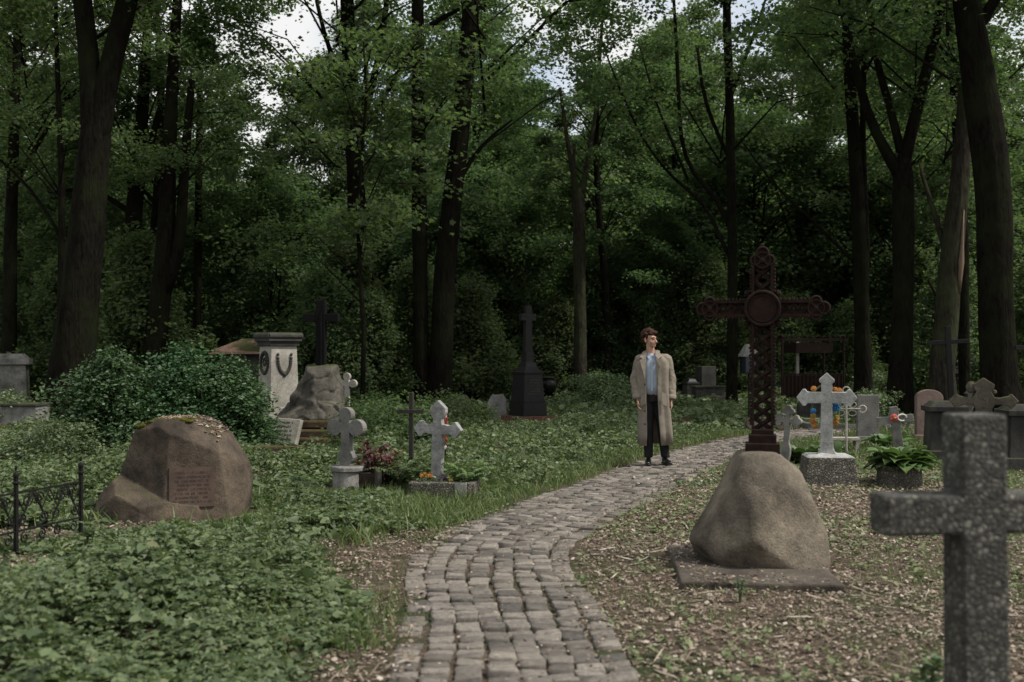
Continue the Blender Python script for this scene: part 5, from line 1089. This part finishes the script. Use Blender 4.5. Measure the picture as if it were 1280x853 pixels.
mb.tube([hipL, hipL.lerp(knL, .5), knL, knL.lerp(anL, .5), anL + Vector((0, 0, .0))], [.102, .09, .075, .067, .060], 18); mb.tube([hipR, hipR.lerp(knR, .5), knR, knR.lerp(anR, .5), anR], [.102, .09, .075, .067, .060], 18)
remesh(mb, "trousers", M['trousers'], man, .012, 2, wrinkle=.007, fr=9)
for a, rz in ((anL, -.08), (anR, .38)):
    mb = MB(); 
    for (y, z, rx, ry, rz_) in ((.03, -.035, .038, .045, .045), (-.03, -.045, .040, .06, .038), (-.095, -.055, .044, .07, .028), (-.15, -.062, .038, .045, .022)): mb.ball((0, y, z + .0), 1, 12, (rx, ry, rz_))
    mb.box((0, .03, -.082), (.07, .09, .022)).box((0, -.09, -.084), (.082, .19, .012)); turn(mb, 0, rz, (0, 0)); mb.v = [(v[0] + a.x, v[1] + a.y, v[2] + a.z) for v in mb.v]; remesh(mb, "shoe", M['shoe'], man, .006, 2)
loft("shirt", [(.97, 0, .005, .15, .115), (1.08, 0, .0, .155, .118), (1.2, 0, .0, .165, .12), (1.33, 0, .0, .17, .122), (1.42, 0, .005, .15, .105), (1.48, -.01, .01, .10, .075), (1.515, -.02, .012, .068, .062)], M['shirt'], man, n=40, fold=lambda p, z, t: .02 * math.sin(5 * p + z * 22) * (1 - t))
for s in (-1, 1):
    mb = MB(); mb.add([(-.02 + s * .004, -.070, 1.495), (-.02 + s * .060, -.040, 1.545), (-.02 + s * .072, -.052, 1.49), (-.02 + s * .042, -.105, 1.44)], [(0, 1, 2, 3)]); o = mb.build("shirt_collar", M['shirt'], man); q = o.modifiers.new("t", 'SOLIDIFY'); q.thickness = .008
mb = MB(); mb.box((-.02, -.128, 1.22), (.03, .006, .42))
for z in (1.05, 1.14, 1.23, 1.32, 1.41): mb.ball((-.02, -.130, z), .007, 6)
mb.build("placket", M['shirt'], man)
def cf(p, z, t):
    return (.085 * math.sin(6 * p + z * 2.2) * (1 - t) ** .8 + .022 * math.sin(13 * p + z * 4) * (1 - .6 * t) + .02 * noise.noise(Vector((math.sin(p) * 3, math.cos(p) * 3, z * 4))))
rings = [(.265, .03, .01, .232, .17), (.45, .025, .01, .228, .165), (.65, .015, .01, .222, .16), (.85, .01, .005, .218, .155), (1.02, .0, .0, .214, .15), (1.15, .0, .0, .214, .150), (1.28, .0, .005, .218, .152), (1.38, .0, .008, .228, .148), (1.435, .0, .012, .205, .128), (1.475, -.005, .015, .160, .108), (1.51, -.012, .018, .108, .09), (1.53, -.015, .018, .086, .078)]
gp_ = [.36, .33, .31, .30, .30, .30, .33, .36, .40, .46, .55, .62]
ct = loft("coat", rings, M['coat'], man, gap=gp_, off=-.13, n=90, fold=cf, thick=.010)
for s, S, E, W in ((-1, sh[0], el[0], wr[0]), (1, sh[1], el[1], wr[1])):
    mb = MB(); e2 = W + (W - E).normalized() * .005; pts, rr = [], []
    for i in range(22):
        u = i / 21; p = S.lerp(E, u / .52) if u < .52 else E.lerp(e2, (u - .52) / .48); r = .080 - .014 * u + .006 * math.exp(-((u - .52) / .08) ** 2); pts.append(p + Vector((-s * .012 * (1 - u), 0, .015 * (1 - u)))); rr.append(r)
    mb.tube(pts, rr, 20); mb.ball(S + Vector((-s * .012, 0, .0)), .080, 14, (1.05, .98, .9)); mb.tube([S + Vector((-s * .10, .005, .028)), S + Vector((-s * .02, 0, .0))], [.058, .078], 14); remesh(mb, "sleeve", M['coat'], ct, .010, 4, wrinkle=.010, fr=14)
    mb = MB(); d = (W - E).normalized(); mb.tube([W - d * .055, W - d * .01, W + d * .008], [.069, .068, .066], 18); mb.build("cuff", M['coat'], ct, smooth=True)
    # collar leaf and lapel
    mb = MB(); c0 = -.035; mb.add([(c0 + s * .058, -.060, 1.545), (c0 + s * .105, -.02, 1.55), (c0 + s * .150, -.098, 1.475), (c0 + s * .098, -.140, 1.435), (c0 + s * .062, -.120, 1.475)], [(0, 1, 2, 3, 4)]); o = mb.build("collar", M['coat'], ct); q = o.modifiers.new("t", 'SOLIDIFY'); q.thickness = .010
    mb = MB(); mb.add([(c0 + s * .066, -.132, 1.46), (c0 + s * .150, -.148, 1.43), (c0 + s * .125, -.172, 1.33), (c0 + s * .078, -.172, 1.16)], [(0, 1, 2, 3)]); o = mb.build("lapel", M['coat'], ct); q = o.modifiers.new("t", 'SOLIDIFY'); q.thickness = .008
    mb = MB(); mb.add([(s * .10 - .0, -.182, 1.00), (s * .165, -.150, .97), (s * .18, -.152, .80), (s * .115, -.186, .83)], [(0, 1, 2, 3)]); o = mb.build("pocket_flap", M['coat'], ct); q = o.modifiers.new("t", 'SOLIDIFY'); q.thickness = .010
mb = MB(); mb.tube([(-.015 + .088 * math.sin(a), .018 + .082 * -math.cos(a), 1.54 + .012 * -math.cos(a)) for a in np.linspace(.75, 2 * math.pi - .75, 20)], .022, 8, ell=(1.0, .5)); mb.build("collar_band", M['coat'], ct, smooth=True)
for z in (1.10, .92, .74, .56): MB().ball((-.115, -.172, z), .012, 8, (1, .5, 1)).build("button", M['hair'], ct)

# ================================================================== bushes, herbs, litter, grass
def plant(key, label, cat, x, y, sc, rz, name, group=None, leafname="foliage"):
    t = thing(name, label, cat, (x, y, 0), rz, group)
    child_mesh(leafname, MESH[key][0], t, sc=sc)
    if MESH[key][1]: child_mesh("stems", MESH[key][1], t, sc=sc)
    return t
for i, (px_, yb, s, lab) in enumerate(((122, 577, (1.0, 1, .98), "left mound of the big leafy green bush behind the inscribed boulder"), (258, 573, (.86, 1, .90), "right mound of the big leafy green bush nearest the marble pedestal"), (196, 572, (1.05, 1.1, 1.02), "middle mound of the big leafy green bush behind the inscribed boulder"))):
    g = G(px_, yb); plant('bush', lab, "bush", g.x, g.y + .9, s, i * 1.9, "bush")
rg = np.random.default_rng(77)
for i in range(20):
    Y = rg.uniform(21.5, 30); px_ = rg.uniform(-10, 330) if i < 9 else (rg.uniform(690, 860) if i < 13 else rg.uniform(940, 1290)); x = (px_ - 640) / F * Y
    if abs(lat([[x, Y]])[0]) < 1.6: continue
    if i >= 9: Y += 5
    plant('herbs', "low clump of tall herbs at the foot of the wood behind the graves", "herbs", x, Y, rg.uniform(.6, 1.0), rg.uniform(0, 6), "herb_clump", "herb clumps along the wood's edge")
for (px_, Y, s, lab) in ((500, 16.2, 1.0, "dark ivy mound behind the lobed cross and the wooden cross"), (462, 18.5, .9, "ivy mound behind the small white cross"), (560, 19.5, .9, "ivy and weeds at the foot of the paired trunks"), (20, 19.5, .8, "weeds crowding behind the grey block at the left edge"), (1100, 22.5, .7, "low leafy growth behind the tilted grey cross"), (60, 14.0, .6, "weeds beside the stone step at the left edge")):
    plant('ivy' if 'ivy' in lab else 'herbs', lab, "ivy" if 'ivy' in lab else "herbs", (px_ - 640) / F * Y, Y, s, px_, "ivy_mound" if 'ivy' in lab else "herb_clump")

def scatter(n, x0, x1, y0, y1, rg): return rg.uniform(x0, x1, n), rg.uniform(y0, y1, n)
def infr(x, y, m=1.12): return (np.abs(x) < (640 / F) * y * m + .3)
# ---- litter of dry leaves, the right ground, the strip at the path's left and a few patches
rg = np.random.default_rng(90); parts = []
for (n, y0, y1, ls) in ((26000, 3.3, 9.5, .031), (62000, 3.3, 9.5, .018), (34000, 9.5, 17, .036), (9000, 17, 26, .08)):
    x, y = scatter(n * 2, -9, 12, y0, y1, rg); d = lat(np.stack([x, y], 1)); nn = fbm(x, y, 1.6, 3) + .5 * fbm(x, y, 5.0, 13)
    pr = np.where(d > .55, np.clip(.85 - (d - 5) * .12 + .7 * nn, .12, 1), 0); pr = np.where((d > .55) & (y > 16), pr * .45, pr)
    ls_ = (d < -.5) & (d > -1.35 - .45 * nn) & (y < 9.5); pr = np.where(ls_, np.clip(.8 + nn * .6, .15, 1), pr); pr = np.where((d > -.62) & (d < .62), .05, pr); pr = np.where((d <= .55) & (d > .42), .35, pr); pr = np.where((d >= -.62) & (d < -.45) & (y < 10), .35, pr)
    pr = np.where(patch_mask(x, y), 1, pr); pr = np.where((d < -1.4) & ~patch_mask(x, y), .05, pr)
    k = (rg.random(len(x)) < pr) & infr(x, y) & clear_mask(x, y, -.2); x, y, d = x[k][:n], y[k][:n], d[k][:n]; m_ = len(x)
    z = gz(x, y, d) + np.where(np.abs(d) < .62, .034, .006) + np.where((np.abs(x - bx_ + .02) < .55) & (y > by_ - .84) & (y < by_ + .4), .045, 0) + rg.uniform(0, .014, m_)
    parts.append(leaves_vf(np.stack([x, y, z], 1), rand_dirs(m_, rg, .22), rg.normal(0, .38, (m_, 3)) + (0, 0, 1), ls * rg.uniform(.5, 1.45, m_), T_LITTER))
x, y = scatter(5200, -2, 9, 3.3, 14, rg); d = lat(np.stack([x, y], 1)); k = ((d > .6) | ((d < -.6) & (d > -1.3) & (y < 9))) & infr(x, y) & clear_mask(x, y); x, y, d = x[k], y[k], d[k]; m_ = len(x)
parts.append(leaves_vf(np.stack([x, y, gz(x, y, d) + .02], 1), rand_dirs(m_, rg, .12), rg.normal(0, .2, (m_, 3)) + (0, 0, 1), rg.uniform(.05, .22, m_), (T_LITTER[0] * (1, .10, .25), T_LITTER[1])))
V, Fc = merge(parts); struct(npmesh("fallen_leaves", V, Fc, M['litter']), "stuff", "brown dry leaves littering the ground right of the path and along its edges")

# ---- ground cover: three-leaved herbs left of the path, denser and taller away from it
rg = np.random.default_rng(91); parts = []; stm = []
def groundcover(n, y0, y1, x0, x1, ls, T, hs=1.0, prob=None):
    x, y = scatter(n * 2, x0, x1, y0, y1, rg); xy = np.stack([x, y], 1); d = lat(xy); nn = fbm(x, y, 1.2, 8)
    edge = np.where(y < 9.5, .98 + .38 * nn, .72 + .12 * nn)
    pr = np.clip((-d - edge) / .35, 0, 1) * np.clip(.85 + .5 * fbm(x, y, 2.2, 4), .25, 1); pr = np.where(patch_mask(x, y), .04, pr)
    if prob is not None: pr = np.where(d > .6, prob(x, y, d, nn), pr)
    k = (rg.random(len(x)) < pr) & infr(x, y) & clear_mask(x, y, -.04); x, y, d = x[k][:n], y[k][:n], d[k][:n]; m_ = len(x)
    H = (.05 + .20 * np.clip((np.abs(d) - .7) / 1.6, 0, 1) * (1 + .45 * fbm(x, y, 1.7, 6))) * hs; H = np.where(d > 0, .04 + 0 * H, H) * hfac(x, y) * (1 + .5 * fbm(x, y, 6.0, 31)); z = gz(x, y, d) + H * rg.uniform(.25, 1.1, m_) ** .7
    th = rg.uniform(0, 2 * np.pi, m_); tilt = rg.normal(0, .58 if y0 < 7 else .75, (m_, 3)) + (0, 0, 1); size = ls * np.exp(rg.normal(0, .33, m_)) * (1 + .25 * fbm(x, y, 2.5, 51))
    for j in range(3):
        a = th + (j - 1) * 1.25; ax = np.stack([np.cos(a), np.sin(a), rg.normal(-.12, .15 if y0 < 7 else .4, m_)], 1); p = np.stack([x, y, z], 1)
        parts.append(leaves_vf(p, ax, tilt + rg.normal(0, .12, (m_, 3)), size * (1.15 if j == 1 else .95), T))
mp = (T_MAPLE[0] * (1, .85, 1), T_MAPLE[1])
groundcover(17000, 3.0, 7.2, -4.6, 0, .038, mp)
groundcover(15000, 3.0, 7.2, -4.6, 0, .030, T_OVATE, hs=1.1)
groundcover(14000, 7.2, 11.5, -7, 0, .050, T_OVATE)
groundcover(18000, 7.2, 11.5, -7, 0, .036, T_DIAMOND, hs=1.1)
pfar = lambda x, y, d, nn: np.where(y > 12, np.clip(.28 + .35 * nn, 0, .8), .04)
groundcover(58000, 11.5, 20, -12, 11, .047, T_DIAMOND, prob=pfar)
groundcover(34000, 20, 34, -19, 19, .095, T_DIAMOND, prob=lambda x, y, d, nn: np.clip(.6 + .5 * nn, .1, 1))
groundcover(12000, 34, 60, -34, 34, .2, T_DIAMOND, prob=lambda x, y, d, nn: np.ones_like(x) * .8)
V, Fc = merge(parts); struct(npmesh("ground_cover", V, Fc, M['herb']), "stuff", "low leafy green herbs covering the ground left of the path and under the trees")

# ---- grass blades and small weeds
rg = np.random.default_rng(92); parts = []
def grass(n, y0, y1, x0, x1, L, prob, T=T_BLADE, clump=.05):
    nc = max(1, n // 9); x, y = scatter(nc * 3, x0, x1, y0, y1, rg); d = lat(np.stack([x, y], 1)); k = (rg.random(len(x)) < prob(x, y, d)) & ~patch_mask(x, y) & infr(x, y) & clear_mask(x, y, -.05); x, y = x[k][:nc], y[k][:nc]
    x = np.repeat(x, 9) + rg.normal(0, clump, len(x) * 9); y = np.repeat(y, 9) + rg.normal(0, clump, len(y) * 9); d = lat(np.stack([x, y], 1)); k = np.abs(d) > .50; x, y, d = x[k], y[k], d[k]; m_ = len(x)
    ax = rand_dirs(m_, rg, 0) * .5 + (0, 0, 1) * rg.uniform(.5, 1.6, (m_, 1)); nr = rand_dirs(m_, rg, .3)
    parts.append(leaves_vf(np.stack([x, y, gz(x, y, d) - .005], 1), ax, nr, L * rg.uniform(.45, 1.3, m_), T))
grass(26000, 3.3, 12, -4, 0, .10, lambda x, y, d: np.where((d < -.6) & (d > -1.9), np.clip(.15 + .75 * fbm(x, y, 2.6, 12), 0.02, 1), 0))
grass(20000, 3.3, 11, -6, 0, .17, lambda x, y, d: np.where((d < -1.1), np.clip(.2 + .8 * fbm(x, y, 1.1, 41), 0.03, 1), 0), clump=.09)
grass(46000, 9, 20, -7, 9, .13, lambda x, y, d: np.where((d < -.6) & (d > -2.6), .95, np.where((d > .7) & (y > 14), .6, 0)), clump=.07)
grass(30000, 19, 32, -16, 17, .20, lambda x, y, d: np.clip(.55 + .6 * fbm(x, y, .8, 15), 0, 1), clump=.12)
V, Fc = merge(parts); struct(npmesh("grass", V, Fc, M['grassm']), "stuff", "short green grass along the left edge of the path and in the clearing")
parts = []
grass(21000, 3.3, 15, .3, 9, .075, lambda x, y, d: np.where(d > .6, np.clip(.25 + .75 * fbm(x, y, 1.5, 19) + .1 * (y - 8) / 4, .04, 1), 0), T=T_BLADE, clump=.05)
x, y = scatter(26000, 0, 9, 3.3, 16, rg); d = lat(np.stack([x, y], 1)); k = (d > .58) & (rg.random(len(x)) < np.clip(.22 + .8 * fbm(x, y, 1.3, 23), .04, 1)) & infr(x, y) & clear_mask(x, y); x, y, d = x[k], y[k], d[k]; m_ = len(x)
for j in range(4): parts.append(leaves_vf(np.stack([x, y, gz(x, y, d) + rg.uniform(.01, .05, m_)], 1), rand_dirs(m_, rg, .4), rg.normal(0, .35, (m_, 3)) + (0, 0, 1), rg.uniform(.025, .055, m_), T_OVATE))
V, Fc = merge(parts); struct(npmesh("small_weeds", V, Fc, M['weed']), "stuff", "sparse pale green weeds among the dry leaves right of the path")

x, y = scatter(9000, -1.2, 6, 3.3, 18, rg); d = lat(np.stack([x, y], 1)); k = (np.abs(d) < .62) & (rg.random(len(x)) < np.clip(.15 + .6 * fbm(x, y, 2.0, 61) + .5 * (np.abs(d) - .35), 0, 1)) & infr(x, y); x, y = x[k], y[k]; m_ = len(x)
V, Fc = leaves_vf(np.stack([x, y, np.full(m_, -.004)], 1), rand_dirs(m_, rg, .5), rg.normal(0, .4, (m_, 3)) + (0, 0, 1), rg.uniform(.012, .026, m_), T_OVATE); struct(npmesh('joint_moss', V, Fc, M['grassm']), 'stuff', 'moss and tiny grass growing in the joints of the cobbled path')
# ---- a few tall single weeds one can point to
def weed(label, px_, yb, h, seed, n=16, mat='herb', ls=.07):
    r = np.random.default_rng(seed); g = G(px_, yb); t = thing("tall_weed", label, "weed", (g.x, g.y, 0)); st = MB(); P_, A_ = [], []
    for k in range(3):
        a = r.uniform(0, 6.28); tip = np.array([.12 * h * math.cos(a), .12 * h * math.sin(a), h * r.uniform(.7, 1)]); st.tube([(0, 0, -.03), tuple(tip * (.4, .4, .5)), tuple(tip)], [.006, .005, .002], 5)
        for i in range(n): u = r.uniform(.25, 1); th = r.uniform(0, 6.28); P_.append(tip * (u * u, u * u, u)); A_.append((math.cos(th), math.sin(th), r.uniform(-.1, .5)))
    st.build("stem", M[mat], t); V, Fc = leaves_vf(np.array(P_), np.array(A_), r.normal(0, .3, (len(P_), 3)) + (0, 0, 1), ls * r.uniform(.6, 1.3, len(P_)), T_OVATE); npmesh("leaves", V, Fc, M[mat], t)
weed("pale tall weed in the herbs left of the path's near end", 262, 762, .34, 1); weed("tall weed at the bottom left corner of the herb bed", 60, 905, .36, 2); weed("pale weed in front of the iron fence's right post", 112, 700, .34, 3)
weed("young weed growing at the right foot of the boulder slab", 925, 752, .16, 4, 8, ls=.04); weed("yellowing leafy weed between planter kerb and path", 680, 606, .30, 5, mat='weed'); weed("bright weed at the corner of the nearest cross", 1158, 900, .30, 6)
weed("tall weed beside the lobed cross drum", 372, 640, .4, 7); weed("tall flowering weed beside the block at the left edge", 62, 575, .8, 8, 24); weed("leafy weed before the marble pedestal", 330, 600, .5, 9, 20)
